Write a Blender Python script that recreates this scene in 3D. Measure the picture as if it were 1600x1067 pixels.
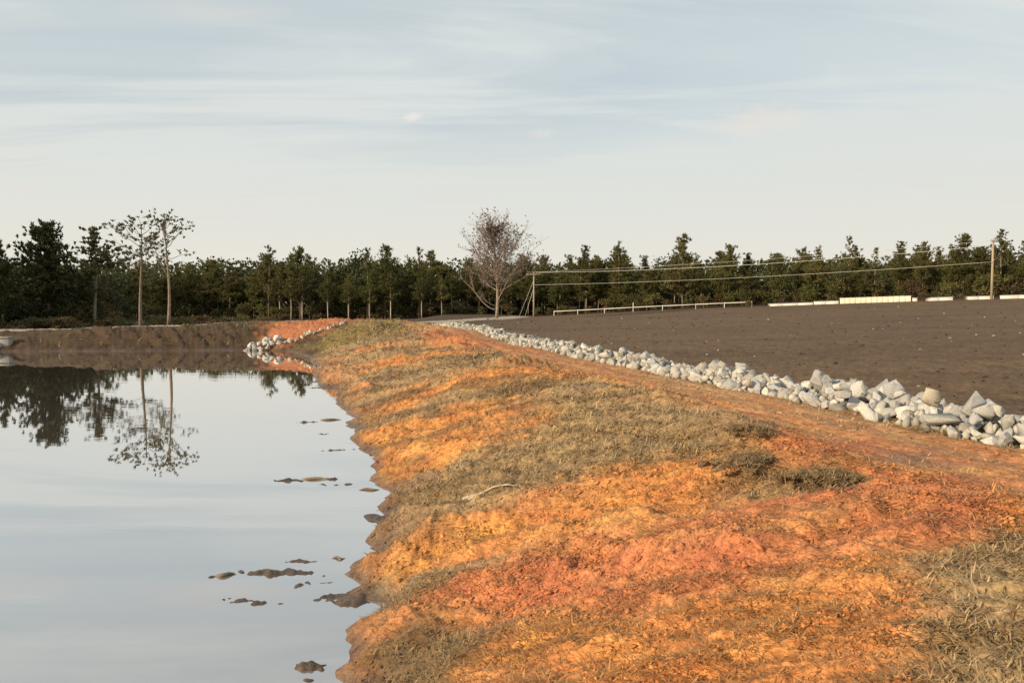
import bpy, bmesh, math, random
import numpy as np
from mathutils import Vector, Matrix, Euler

for o in list(bpy.data.objects):
    bpy.data.objects.remove(o, do_unlink=True)
scene = bpy.context.scene
COL = scene.collection
rng = np.random.default_rng(7)
random.seed(7)

# ------------------------------------------------------------------ camera
FPX = 1155.6                                   # focal length in pixels of the 1600 px wide photograph
cam_d = bpy.data.cameras.new('camera'); cam = bpy.data.objects.new('camera', cam_d); COL.objects.link(cam)
cam_d.sensor_width = 36; cam_d.lens = 36 * FPX / 1600
cam_d.clip_start = .1; cam_d.clip_end = 9000
cam.location = (0, 0, 3.0)
cam.rotation_euler = (math.radians(90) - math.atan(53.5 / FPX), 0, 0)
scene.camera = cam

# ------------------------------------------------------------------ light
SUN_EL = math.radians(20.0); SUN_AZ = math.atan2(-.86, -.50)      # azimuth from +Y, clockwise
sun_d = bpy.data.lights.new('sun', 'SUN'); sun = bpy.data.objects.new('sun', sun_d); COL.objects.link(sun)
sun_d.energy = 5.0; sun_d.angle = math.radians(.6); sun_d.color = (1.0, .80, .55)
to_sun = Vector((math.sin(SUN_AZ) * math.cos(SUN_EL), math.cos(SUN_AZ) * math.cos(SUN_EL), math.sin(SUN_EL)))
sun.rotation_euler = to_sun.to_track_quat('Z', 'Y').to_euler(); sun.location = (-60, -30, 60)

world = bpy.data.worlds.new('World'); scene.world = world; world.use_nodes = True
nt = world.node_tree; nt.nodes.clear()
class NT:
    """short hand for building node trees"""
    def __init__(s, tree): s.t = tree
    def n(s, kind, props=None, **inp):
        nd = s.t.nodes.new(kind)
        for k, v in (props or {}).items(): setattr(nd, k, v)
        for k, v in inp.items():
            key = int(k[1:]) if k[0] == 'i' and k[1:].isdigit() else k.replace('_', ' ')
            sock = nd.inputs[key]
            if isinstance(v, bpy.types.NodeSocket): s.t.links.new(v, sock)
            else: sock.default_value = v
        return nd
    def math(s, op, a, b=0.0, clamp=False):
        return s.n('ShaderNodeMath', dict(operation=op, use_clamp=clamp), i0=a, i1=b).outputs[0]
    def mix(s, f, a, b, mode='MIX'):
        return s.n('ShaderNodeMix', dict(data_type='RGBA', blend_type=mode), i0=f, i6=a, i7=b).outputs[2]
    def ramp(s, f, stops):
        nd = s.n('ShaderNodeValToRGB', i0=f); cr = nd.color_ramp
        while len(cr.elements) < len(stops): cr.elements.new(.5)
        for e, (p, c) in zip(cr.elements, stops):
            e.position = p; e.color = c if len(c) == 4 else (*c, 1)
        return nd.outputs[0]
    def noise(s, vec, scale, detail=4, rough=.55, dist=0.0):
        return s.n('ShaderNodeTexNoise', i0=vec, Scale=scale, Detail=detail, Roughness=rough, Distortion=dist).outputs[0]

w = NT(nt)
SKY_K = .12
tc = w.n('ShaderNodeTexCoord').outputs['Generated']
sep = w.n('ShaderNodeSeparateXYZ', i0=tc)
dz = w.math('MAXIMUM', sep.outputs[2], 0.0)
sky = w.n('ShaderNodeTexSky', dict(sky_type='NISHITA', sun_disc=False, sun_elevation=SUN_EL, sun_rotation=SUN_AZ, altitude=50, air_density=1.0, dust_density=1.6, ozone_density=1.0)).outputs[0]
den = w.math('ADD', dz, .10)
px_ = w.math('DIVIDE', sep.outputs[0], den); py_ = w.math('DIVIDE', sep.outputs[1], den)
flat = w.n('ShaderNodeCombineXYZ', i0=px_, i1=py_, i2=0.0).outputs[0]
def cl(scale, off, rot=-.10):
    return w.n('ShaderNodeMapping', i0=flat, Location=off, Rotation=(0, 0, rot), Scale=scale).outputs[0]
veil = w.noise(cl((.22, .75, 1), (3.1, 1.7, 0)), 1.0, 5, .55, .6)
streak = w.noise(cl((.34, 1.5, 1), (7.7, 4.2, 0), -.05), 1.3, 6, .62, .8)
puff = w.noise(cl((.9, 2.6, 1), (1.3, 9.1, 0), .05), 1.1, 3, .5, .3)
m1 = w.n('ShaderNodeMapRange', i0=veil, i1=.34, i2=.70, i3=.66, i4=.96).outputs[0]
m2 = w.n('ShaderNodeMapRange', i0=streak, i1=.44, i2=.72, i3=0.0, i4=.36).outputs[0]
m3 = w.n('ShaderNodeMapRange', i0=puff, i1=.60, i2=.74, i3=0.0, i4=.35).outputs[0]
hz = w.n('ShaderNodeMapRange', i0=dz, i1=0.0, i2=.30, i3=1.0, i4=0.0).outputs[0]
hz2 = w.math('POWER', hz, 1.6)
cov = w.math('ADD', w.math('ADD', m1, m2), w.math('MULTIPLY', hz2, .55), clamp=True)
cream = (6.6, 6.1, 5.1, 1); greyc = (5.20, 5.68, 5.68, 1); pink = (5.9, 5.45, 5.05, 1)
cloudc = w.mix(hz2, greyc, cream)
cloudc = w.mix(m2, cloudc, (5.95, 5.9, 5.65, 1))
c = w.mix(cov, sky, cloudc)
c = w.mix(m3, c, pink)
def wisp(u, v, wu, wv, amount, colour, c):
    # one small cloud of its own, in the direction (u, v) of the photograph
    x0, z0 = (u - 800) / FPX, (480 - v) / FPX
    sx = w.math('DIVIDE', sep.outputs[0], w.math('MAXIMUM', sep.outputs[1], .05)); sz = w.math('DIVIDE', sep.outputs[2], w.math('MAXIMUM', sep.outputs[1], .05))
    a = w.math('DIVIDE', w.math('SUBTRACT', sx, x0), wu / FPX); b = w.math('DIVIDE', w.math('SUBTRACT', sz, z0), wv / FPX)
    b = w.math('SUBTRACT', b, w.math('MULTIPLY', a, .35))
    q = w.math('ADD', w.math('MULTIPLY', a, a), w.math('MULTIPLY', b, b))
    q = w.math('ADD', q, w.math('MULTIPLY', w.math('SUBTRACT', w.noise(tc, 60.0, 4, .6), .5), 2.2))
    f = w.n('ShaderNodeMapRange', i0=q, i1=0.0, i2=1.3, i3=amount, i4=0.0).outputs[0]
    return w.mix(f, c, colour)
c = wisp(648, 187, 15, 7, .75, (6.6, 6.3, 6.0, 1), c)
c = wisp(1190, 190, 75, 24, .5, (6.3, 5.7, 5.2, 1), c)
c = wisp(845, 213, 22, 8, .4, (6.2, 5.9, 5.5, 1), c)
bg = w.n('ShaderNodeBackground', Color=c, Strength=SKY_K)
nt.links.new(bg.outputs[0], w.n('ShaderNodeOutputWorld').inputs[0])

vs = scene.view_settings
vs.view_transform = 'Standard'; vs.look = 'None'; vs.exposure = 0.12; vs.gamma = 1.0; vs.use_curve_mapping = False
scene.cycles.max_bounces = 6; scene.cycles.diffuse_bounces = 3; scene.cycles.glossy_bounces = 3
scene.cycles.transparent_max_bounces = 4

# ------------------------------------------------------------------ terrain core
def _hash(i, j, s):
    i = i.astype(np.int64) & 0xFFFFFFFF; j = j.astype(np.int64) & 0xFFFFFFFF
    h = (i * 374761393 + j * 668265263 + s * 2246822519) & 0xFFFFFFFF
    h = ((h ^ (h >> 13)) * 1274126177) & 0xFFFFFFFF
    h = ((h ^ (h >> 15)) * 2246822519) & 0xFFFFFFFF
    return ((h ^ (h >> 16)) & 0xFFFF) / 32767.5 - 1.0

def noise(x, y, s=0):
    x = np.asarray(x, float); y = np.asarray(y, float)
    xi = np.floor(x); yi = np.floor(y); fx = x - xi; fy = y - yi
    fx = fx * fx * fx * (fx * (fx * 6 - 15) + 10); fy = fy * fy * fy * (fy * (fy * 6 - 15) + 10)
    a = _hash(xi, yi, s); b = _hash(xi + 1, yi, s); c = _hash(xi, yi + 1, s); d = _hash(xi + 1, yi + 1, s)
    return (a + (b - a) * fx) * (1 - fy) + (c + (d - c) * fx) * fy

def fbm(x, y, s=0, o=3):
    t = 0; a = 1.0; n = 0
    for k in range(o):
        t = t + a * noise(x * 2 ** k + 17.3 * k, y * 2 ** k - 9.1 * k, s + k); n += a; a *= .5
    return t / n

def sstep(a, b, x):
    t = np.clip((x - a) / (b - a), 0, 1); return t * t * (3 - 2 * t)

POND = [(-3.4, -8), (-2.7, 0), (-2.0, 3), (-1.3, 5.0), (-1.18, 5.78), (-1.44, 6.42), (-1.46, 6.74), (-1.24, 7.02), (-1.27, 7.38),
        (-1.62, 7.58), (-1.77, 8.13), (-1.62, 8.77), (-1.79, 9.51), (-1.82, 10.72), (-2.02, 11.84), (-2.58, 12.97), (-2.61, 14.22),
        (-3.25, 15.65), (-3.66, 17.23), (-4.5, 20.3), (-5.88, 24.33), (-6.08, 26.59), (-7.28, 28.11), (-8.12, 30.88), (-9.04, 32.95),
        (-9.39, 36.05), (-10.83, 40.26), (-13.0, 46.0), (-15.24, 50.4), (-18.66, 52.0), (-26.5, 50.95), (-34.82, 50.0), (-60, 48),
        (-120, 44), (-120, -30), (-10, -30)]

def pond_dist(x, y):
    x = np.asarray(x, float); y = np.asarray(y, float)
    best = np.full(x.shape, 1e9); ins = np.zeros(x.shape, bool); n = len(POND)
    for k in range(n):
        ax, ay = POND[k]; bx, by = POND[(k + 1) % n]
        ex, ey = bx - ax, by - ay
        t = np.clip(((x - ax) * ex + (y - ay) * ey) / (ex * ex + ey * ey), 0, 1)
        best = np.minimum(best, (x - ax - t * ex) ** 2 + (y - ay - t * ey) ** 2)
        if ey != 0:
            ins ^= ((ay > y) != (by > y)) & (x < (y - ay) / ey * ex + ax)
    return np.where(ins, -1, 1) * np.sqrt(best)

# control points: x, y, crest height, width of the inner slope
CTRL = np.array([(2, 3, 1.5, 4.2), (2.4, 8, 1.48, 4.2), (1, 16, 1.5, 4.3), (-1, 24, 1.52, 4.6), (-3, 33, 1.6, 5.2), (-6, 45, 1.75, 7.5),
                 (-10, 58, 1.98, 8.5), (-13.5, 57, 1.95, 6.5), (-19, 58, 1.83, 5.0), (-27, 56, 1.5, 4.2), (-37, 54, 1.2, 3.8), (-70, 52, 1.2, 3.8)])

def idw(x, y, col):
    num = 0; den = 0
    for c in CTRL:
        w = 1.0 / ((x - c[0]) ** 2 + (y - c[1]) ** 2 + 2.0) ** 1.5
        num = num + w * c[col]; den = den + w
    return num / den

def row_x(y): return 6.9 - 0.243 * (y - 9.9)          # centre line of the stone row
def field_edge(x): return 148 - (x - 4.2) / 1.838     # far edge of the ploughed field

def ambient(x, y):
    a = 1.1 + 0.35 * sstep(4, -6, x) * sstep(30, 60, y) * sstep(-30, -8, x + (y - 60) * .04)
    a = a - .75 * sstep(-9, -16, x + .05 * (y - 65)) * sstep(58, 66, y)
    ramp = np.clip(y / 110, 0, 1.25)
    xx = np.clip(x - 5, 0, 130)
    return a + 0.0455 * xx * ramp

# (x, y, height, half length, half width, direction in degrees): sods, humps and mud bars
BUMPS = [(2.55, 8.3, .16, .38, .16, -14), (2.25, 7.0, .20, .45, .2, -14), (2.85, 6.7, .15, .4, .15, -14),
         (3.3, 5.2, .10, .9, .5, 20), (6.35, 10.9, .13, .5, .3, -40),
         ]
# low wet bars just above the water: x, y, height, half length, half width, degrees
BARS = [(-2.72, 8.24, .045, .50, .13, 4), (-2.50, 8.60, .04, .24, .06, 5), (-2.65, 7.42, .036, .66, .09, -6), (-2.1, 7.9, .02, .35, .12, 0), (-1.75, 7.45, .03, .45, .22, 0),
        (-1.68, 6.03, .05, .13, .08, 0), (-1.63, 5.84, .04, .14, .06, 0), (-3.3, 12.85, .035, .60, .12, 0), (-3.85, 12.70, .035, .40, .08, 3), (-3.05, 12.4, .03, .4, .06, 3),
        (-3.3, 8.10, .03, .14, .05, 0), (-5.3, 19.2, .03, .6, .10, 3), (-6.9, 27.4, .05, .9, .40, 0), (-3.7, 15.4, .03, .6, .14, 0), (-1.95, 10.4, .03, .25, .5, 0), (-4.4, 17.4, .03, .5, .10, 0), (-7.9, 29.6, .05, .8, .3, 0)]
BUMP_DEEP = 0.12

def smooth_height(x, y, d=None):
    if d is None: d = pond_dist(x, y)
    hc = idw(x, y, 2); w = idw(x, y, 3); a = ambient(x, y)
    t = np.clip(d / w, 0, 1)
    up = hc * (1 - (1 - t) ** 1.5)
    k_ = sstep(44, 52, y) * sstep(-6, -12, x); fl = sstep(4.5, 11, d - w) * k_ + sstep(0, 5.5, d - w) * (1 - k_)
    out = a + (hc - a) * (1 - fl)
    z = np.where(d < 0, np.maximum(d * .34, -1.0), np.where(d < w, up, out))
    for bx, by, h, l, q, ang in BUMPS:
        c, s = math.cos(math.radians(ang)), math.sin(math.radians(ang))
        p = ((x - bx) * c + (y - by) * s) / l; r = (-(x - bx) * s + (y - by) * c) / q
        k = p * p + r * r
        z = z + h * np.exp(-np.minimum(k, 40)) * (1 if bx > -1 else 1)
    m = noise(x * 3.1, y * 6.5, 61) * .7 + noise(x * 9, y * 20, 62) * .75 + noise(x * 21, y * 44, 63) * .4
    for bx, by, h, l, q, ang in BARS:
        c, s = math.cos(math.radians(ang)), math.sin(math.radians(ang))
        p = ((x - bx) * c + (y - by) * s) / l; r = (-(x - bx) * s + (y - by) * c) / q
        k_ = p * p + r * r
        z = np.maximum(z, (h + .05) * np.exp(-np.minimum(.75 * k_ * (1 + m * .4) + m * .40 + .22, 40)) - .052 - .2 * (k_ > 6))
    return z

def track_weight(x, y):
    off = x - row_x(y)
    n = noise(y * .35, y * .0, 71) * .35 + noise(x * 1.5, y * 1.5, 72) * .22
    return sstep(-4.4, -3.5, off + n) * sstep(-.3, -1.0, off + n) * sstep(2.5, 4.5, y + .5 * x)

def height(x, y):
    """ground height with its relief; also returns d"""
    x = np.asarray(x, float); y = np.asarray(y, float)
    d = pond_dist(x, y)
    d = d + (noise(x * .9, y * .9, 5) * .16 + noise(x * 2.2, y * 3.4, 6) * .13 + noise(x * 5, y * 9, 7) * .06) * np.exp(-np.abs(d) / 1.2)
    z = smooth_height(x, y, d)
    w = idw(x, y, 3)
    near = 1 / (1 + (np.hypot(x, y) / 90) ** 4)
    slope = sstep(-.05, .7, d) * sstep(w + 1.2, w - .3, d)
    tr = track_weight(x, y)
    k = .5 + .012 * np.clip(y, 0, 40)
    c, s = 1 / np.sqrt(1 + k * k), -k / np.sqrt(1 + k * k)      # direction of the ruts, up the slope
    along = x * c + y * s; across = -x * s + y * c
    wob = noise(along * .7, across * .5, 11) * .5
    rut = noise((across + wob) * 1.3, along * .22, 12) * .07 + noise((across + wob) * 3.4, along * .5, 13) * .05
    rid = (1 - np.abs(noise((across + wob * .6) * 1.7, along * .3, 14))) ** 3 * .23 * sstep(-.5, .35, noise(along * .5, across * .4, 15)) * sstep(5, 10, y) + (1 - np.abs(noise((across + wob * .6) * 4, along * .6, 16))) ** 2 * .035
    ca, cb = along * .50, across * 1.35
    clod = np.maximum(noise(ca * 5, cb * 5, 21), -.25) * .052 + np.maximum(noise(ca * 11, cb * 11, 22), -.15) * .044 + np.maximum(noise(ca * 24, cb * 24, 23), -.3) * .020
    fieldw = sstep(.6, 1.2, x - row_x(y)) * sstep(2, 6, y)
    bankw = np.clip(1 - slope - tr - fieldw, 0, 1) * sstep(-.02, .6, d)
    off = x - row_x(y)
    tyre = -.05 * np.exp(-((off + 1.75 + noise(y * .3, 0 * y, 31) * .25) / .16) ** 2) - .05 * np.exp(-((off + 3.05 + noise(y * .3, 0 * y, 31) * .25) / .16) ** 2)
    z = z + near * slope * (rut + rid + clod)
    z = z + near * tr * (tyre + noise(x * 1.5, y * 1.5, 32) * .025 + clod * .28 + noise(off * 5, y * .5, 33) * .014)
    z = z + near * fieldw * (noise(x * .35, y * .35, 41) * .05 + np.maximum(noise(x * 3, y * 3, 42), 0) * .05 + clod * .5)
    z = z + near * bankw * (noise(x * .6, y * .6, 51) * .05 + clod)
    return z, d
# ------------------------------------------------------------------ end of terrain core

# ------------------------------------------------------------------ mesh helpers
def mesh_np(name, V, F, mat=None, col=None, smooth=False):
    V = np.asarray(V, np.float32); F = np.asarray(F, np.int32); k = F.shape[1]
    me = bpy.data.meshes.new(name)
    me.vertices.add(len(V)); me.vertices.foreach_set('co', V.ravel())
    me.loops.add(F.size); me.polygons.add(len(F))
    me.loops.foreach_set('vertex_index', F.ravel())
    me.polygons.foreach_set('loop_start', np.arange(0, F.size, k, dtype=np.int32))
    if smooth: me.polygons.foreach_set('use_smooth', np.ones(len(F), bool))
    if col is not None:
        a = me.color_attributes.new('Col', 'FLOAT_COLOR', 'POINT')
        a.data.foreach_set('color', np.concatenate([col, np.ones((len(V), 1))], 1).astype(np.float32).ravel())
    me.update(calc_edges=True); me.validate()
    if mat: me.materials.append(mat)
    return me

def link(name, me, parent=None, **props):
    o = bpy.data.objects.new(name, me); COL.objects.link(o)
    if parent: o.parent = parent
    for k, v in props.items(): o[k] = v
    return o

def thing(name, label, cat, loc=(0, 0, 0), rz=0, group=None):
    o = bpy.data.objects.new(name, None); COL.objects.link(o)
    o.location = loc; o.rotation_euler = (0, 0, rz); o.empty_display_size = .2
    o['label'] = label; o['category'] = cat
    if group: o['group'] = group
    return o

def copy_tree(o, parent=None):
    c = o.copy(); COL.objects.link(c); c.parent = parent
    for ch in o.children: copy_tree(ch, c)
    return c

class MB:
    """gathers tubes, boxes and loose triangles for one mesh"""
    def __init__(s): s.V = []; s.F = []; s.n = 0
    def add(s, V, F):
        V = np.asarray(V, float).reshape(-1, 3); F = np.asarray(F, int)
        if F.shape[1] == 4: F = np.concatenate([F[:, [0, 1, 2]], F[:, [0, 2, 3]]])
        s.V.append(V); s.F.append(F + s.n); s.n += len(V)
    def tube(s, P, R, k=6, cap=True):
        P = np.asarray(P, float); R = np.broadcast_to(np.asarray(R, float), (len(P),))
        T = np.gradient(P, axis=0); T /= np.linalg.norm(T, axis=1)[:, None] + 1e-9
        up = np.array([0, 0, 1.]) if abs(T[0, 2]) < .9 else np.array([1., 0, 0])
        A = np.cross(T, up); A /= np.linalg.norm(A, axis=1)[:, None] + 1e-9; B = np.cross(T, A)
        an = np.arange(k) * 2 * np.pi / k
        V = P[:, None] + R[:, None, None] * (np.cos(an)[None, :, None] * A[:, None] + np.sin(an)[None, :, None] * B[:, None])
        i = np.arange(len(P) - 1)[:, None] * k; j = np.arange(k)[None]; j2 = (j + 1) % k
        F = np.stack([i + j, i + j2, i + k + j2, i + k + j], -1).reshape(-1, 4)
        m = len(P) * k
        F3 = np.concatenate([F[:, [0, 1, 2]], F[:, [0, 2, 3]]])
        V = V.reshape(-1, 3)
        if cap:
            V = np.concatenate([V, P[:1], P[-1:]])
            jj = np.arange(k)
            F3 = np.concatenate([F3, np.stack([np.full(k, m), (jj + 1) % k, jj], 1), np.stack([np.full(k, m + 1), m - k + jj, m - k + (jj + 1) % k], 1)])
        s.add(V, F3)
    def box(s, c, size, rz=0.0, bevel=.0):
        bm = bmesh.new(); bmesh.ops.create_cube(bm, size=1, matrix=Matrix.Translation(c) @ Matrix.Rotation(rz, 4, 'Z') @ Matrix.Diagonal((*size, 1)))
        if bevel: bmesh.ops.bevel(bm, geom=bm.edges[:], offset=bevel, segments=1, affect='EDGES')
        bmesh.ops.triangulate(bm, faces=bm.faces[:])
        bm.verts.index_update()
        s.add([v.co[:] for v in bm.verts], [[v.index for v in f.verts] for f in bm.faces]); bm.free()
    def mesh(s, name, mat, smooth=False):
        return mesh_np(name, np.concatenate(s.V), np.concatenate(s.F), mat, smooth=smooth)

# ------------------------------------------------------------------ materials
def material(name):
    m = bpy.data.materials.new(name); m.use_nodes = True; m.node_tree.nodes.clear()
    t = NT(m.node_tree); out = t.n('ShaderNodeOutputMaterial')
    return m, t, out

def soil_material():
    m, t, out = material('soil')
    col = t.n('ShaderNodeVertexColor', dict(layer_name='Col')).outputs[0]
    wet = t.n('ShaderNodeAttribute', dict(attribute_name='wet')).outputs['Fac']
    P = t.n('ShaderNodeNewGeometry').outputs['Position']
    n1 = t.noise(P, 9.0, 5, .65); n2 = t.noise(P, 45.0, 3, .6); n3 = t.noise(P, 1.3, 4, .6)
    k = t.n('ShaderNodeMapRange', i0=n1, i1=.3, i2=.7, i3=.52, i4=1.42).outputs[0]
    k2 = t.n('ShaderNodeMapRange', i0=n2, i1=.3, i2=.7, i3=.58, i4=1.38).outputs[0]
    k3 = t.n('ShaderNodeMapRange', i0=n3, i1=.3, i2=.7, i3=.84, i4=1.16).outputs[0]
    kk = t.math('MULTIPLY', t.math('MULTIPLY', k, k2), k3)
    c = t.n('ShaderNodeVectorMath', dict(operation='SCALE'), i0=col, Scale=kk).outputs[0]
    hs = t.n('ShaderNodeHueSaturation', Hue=t.n('ShaderNodeMapRange', i0=n3, i1=.3, i2=.7, i3=.488, i4=.512).outputs[0], Color=c).outputs[0]
    b = t.n('ShaderNodeBump', Strength=.55, Distance=.035, Height=t.math('ADD', n1, t.math('MULTIPLY', n2, .5)))
    rough = t.n('ShaderNodeMapRange', i0=wet, i1=0.0, i2=1.0, i3=.95, i4=.33).outputs[0]
    bs = t.n('ShaderNodeBsdfPrincipled', Base_Color=hs, Roughness=rough, Normal=b.outputs[0])
    bs.inputs['Specular IOR Level'].default_value = .25
    t.t.links.new(bs.outputs[0], out.inputs[0]); return m

def plain(name, color, rough=.8, var=.25, scale=4.0, spec=.3, bump=0.0, objvar=0.0, translucent=0.0, tint=None, attr=False):
    m, t, out = material(name)
    P = t.n('ShaderNodeTexCoord').outputs['Object']
    nz = t.noise(P, scale, 4, .6)
    base = t.n('ShaderNodeVertexColor', dict(layer_name='Col')).outputs[0] if attr else (*color, 1)
    k = t.n('ShaderNodeMapRange', i0=nz, i1=.3, i2=.7, i3=1 - var, i4=1 + var).outputs[0]
    if objvar:
        r = t.n('ShaderNodeObjectInfo').outputs['Random']
        k = t.math('MULTIPLY', k, t.n('ShaderNodeMapRange', i0=r, i1=0.0, i2=1.0, i3=1 - objvar, i4=1 + objvar).outputs[0])
        if tint:
            r2 = t.n('ShaderNodeTexWhiteNoise', dict(noise_dimensions='1D'), W=r).outputs[0]
            base = t.mix(t.n('ShaderNodeMapRange', i0=r2, i1=.3, i2=1.0, i3=0.0, i4=1.0).outputs[0], base, (*tint, 1))
    c = t.n('ShaderNodeVectorMath', dict(operation='SCALE'), i0=base[:3] if isinstance(base, tuple) else base, Scale=k).outputs[0]
    bs = t.n('ShaderNodeBsdfPrincipled', Base_Color=c, Roughness=rough)
    bs.inputs['Specular IOR Level'].default_value = spec
    if bump:
        bn = t.n('ShaderNodeBump', Strength=.7, Distance=bump, Height=nz); t.t.links.new(bn.outputs[0], bs.inputs['Normal'])
    sh = bs.outputs[0]
    if translucent:
        tr = t.n('ShaderNodeBsdfTranslucent', Color=c)
        sh = t.n('ShaderNodeMixShader', i0=translucent, i1=sh, i2=tr.outputs[0]).outputs[0]
    t.t.links.new(sh, out.inputs[0]); return m

SOIL = soil_material()
M = dict(
    needle=plain('pine_needles', (.120, .120, .038), .65, .35, .8, .2, objvar=.22, translucent=.42, tint=(.15, .13, .048)),
    needle_dark=plain('dark_foliage', (.075, .082, .032), .65, .35, .8, .2, objvar=.2, translucent=.2),
    needle_far=plain('open_pine_needles', (.12, .115, .052), .65, .3, .8, .2, objvar=.1, translucent=.25),
    brush=plain('brush_leaves', (.11, .092, .040), .75, .4, 1.2, .15, objvar=.35, translucent=.2, tint=(.12, .075, .035)),
    bark=plain('pine_bark', (.20, .155, .115), .9, .35, 3, .1, objvar=.25),
    bark_pale=plain('pale_bark', (.42, .35, .27), .9, .3, 3, .1, objvar=.2),
    bark_mid=plain('grey_bark', (.30, .235, .185), .9, .3, 3, .1),
    twig=plain('bare_twigs', (.33, .27, .24), .9, .3, 3, .1),
    dead_leaf=plain('dead_leaves', (.17, .12, .09), .85, .35, 2, .1, translucent=.15),
    stone=plain('limestone', (.45, .425, .375), .88, .25, 9, .2, bump=.008, objvar=.30, tint=(.31, .31, .31)),
    stone_warm=plain('yellow_limestone', (.52, .44, .32), .88, .18, 9, .2, bump=.02),
    clod=plain('clay_clod', (.4, .2, .08), .95, .2, 30, .15, attr=True),
    stone_many=plain('small_limestone', (.45, .42, .37), .88, .2, 9, .2, attr=True),
    wood=plain('weathered_pole_wood', (.36, .29, .21), .85, .2, 6, .15),
    wire=plain('bright_aluminium_wire', (.55, .53, .46), .45, .05, 6, .5),
    insul=plain('grey_porcelain', (.35, .36, .37), .3, .1, 6, .5),
    white=plain('white_paint', (.62, .58, .52), .55, .06, 3, .4),
    cream=plain('cream_concrete', (.74, .65, .50), .85, .12, 2, .2, objvar=.06),
    concrete=plain('grey_concrete', (.30, .28, .25), .85, .15, 5, .2),
    stick=plain('bleached_wood', (.44, .36, .26), .8, .2, 8, .2),
    straw=plain('straw', (.3, .2, .1), .8, .12, 6, .2, attr=True, translucent=.15),
)

# ------------------------------------------------------------------ ground: one continuous sheet cut into its surfaces
ZONES = {
 'red': [[(-1.41, 6.41), (-0.57, 6.47), (0.41, 6.72), (1.88, 6.15), (3.25, 6.2), (3.38, 5.08), (2.86, 4.66), (2.05, 4.4), (1.44, 4.31), (0.84, 4.77), (0.0, 5.72), (-0.51, 5.8), (-1.07, 6.07)],
         [(2.75, 8.1), (3.92, 9.01), (4.52, 8.36), (3.51, 7.32), (2.56, 6.83)], [(3.37, 6.43), (4.7, 7.08), (4.33, 6.18), (3.1, 5.06), (2.98, 5.67)],
         [(-4.4, 36.0), (-2.9, 42.7), (1.2, 28.6), (0.0, 25.36), (-2.52, 29.03)],
         [(-17.6, 51.2), (-19.2, 59.5), (-12.5, 62.5), (-10.5, 58.0), (-12.6, 53.4), (-14.9, 52.4), (-16.2, 51.0)],
         [(-9.8, 36.45), (-6.32, 27.98), (-4.9, 22.57), (-6.47, 26.59), (-8.48, 31.49)]],
 'orange': [[(0.0, 4.5), (-0.17, 4.94), (0.43, 4.9), (1.41, 4.22), (1.94, 4.15), (1.73, 3.59), (1.51, 3.23), (.3, 3.2)],
            [(-1.58, 7.67), (-0.71, 8.09), (0.36, 8.28), (1.4, 8.02), (2.32, 8.08), (2.25, 6.79), (1.75, 6.26), (0.58, 6.57), (-0.25, 7.14), (-1.0, 7.56), (-1.44, 7.45)],
            [(-2.53, 12.89), (-2.03, 14.57), (-0.46, 13.09), (0.65, 12.4), (0.51, 11.63), (-1.05, 12.02), (-2.02, 12.18)],
            [(-3.43, 16.38), (-1.37, 15.74), (-0.13, 15.22), (0.0, 13.91), (-1.16, 13.34), (-2.53, 14.49)],
            [(-4.1, 19.61), (-2.73, 19.61), (-1.3, 18.69), (-0.92, 17.58), (-2.32, 17.81), (-3.5, 18.3)], [(-3.89, 28.0), (-1.88, 33.17), (-1.12, 32.46), (-2.5, 23.99), (-3.83, 24.54)]],
 'straw': [[(-1.29, 9.79), (-1.28, 9.11), (-0.86, 8.34), (-0.29, 8.45), (0.58, 8.46), (1.5, 8.18), (2.44, 8.0), (2.62, 8.12), (2.79, 9.72), (2.37, 12.4), (1.28, 14.77), (0.22, 12.93), (-0.84, 12.07), (-1.41, 11.56)],
           [(1.6, 2.4), (1.72, 3.21), (1.95, 3.72), (2.15, 4.15), (2.7, 4.45), (3.5, 4.8), (5, 5), (4, 2.5)], [(-1.56, 7.38), (-1.02, 7.24), (-0.25, 7.14), (0.58, 6.57), (1.11, 6.36), (0.34, 6.46), (-0.57, 6.42), (-1.02, 6.45)],
           [(1.75, 6.44), (2.1, 7.1), (2.59, 6.75), (2.99, 6.25), (2.46, 5.62), (2.01, 6.04)]],
 'brown': [[(-1.3, 5.2), (-1.19, 5.84), (-1.07, 6.07), (-0.45, 5.75), (0.05, 5.45), (-0.37, 5.04), (-.5, 4.4)], [(-2.0, 11.44), (-1.44, 10.99), (-0.99, 8.3), (-1.42, 8.2), (-1.8, 9.79)],
           [(2.46, 8.83), (2.65, 8.12), (2.38, 7.8), (2.38, 8.04)], [(1.99, 7.0), (2.31, 7.1), (2.75, 6.75), (2.99, 6.3), (2.68, 6.2), (2.43, 6.5), (1.99, 6.71)]],
 'green': [[(-13.83, 50.3), (-12.0, 53.0), (-10.6, 60), (-6.5, 58), (-5.6, 47.0), (-7.26, 43.0), (-10.27, 43.0)]],
 'grey': [[(3.68, 7.68), (4.57, 8.18), (4.22, 7.45), (3.57, 7.17)], [(-1.9, 8.13), (-1.3, 7.38), (-1.14, 6.47), (-1.64, 6.9)], [(-2.05, 10.67), (-1.49, 11.36), (-1.24, 8.5), (-1.7, 8.56)]],
}
def poly_dist(poly, x, y):
    best = np.full(x.shape, 1e9); ins = np.zeros(x.shape, bool); n = len(poly)
    for k in range(n):
        ax, ay = poly[k]; bx, by = poly[(k + 1) % n]; ex, ey = bx - ax, by - ay
        t = np.clip(((x - ax) * ex + (y - ay) * ey) / (ex * ex + ey * ey + 1e-9), 0, 1)
        best = np.minimum(best, (x - ax - t * ex) ** 2 + (y - ay - t * ey) ** 2)
        if ey != 0: ins ^= ((ay > y) != (by > y)) & (x < (y - ay) / ey * ex + ax)
    return np.where(ins, 1, -1) * np.sqrt(best)

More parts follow.
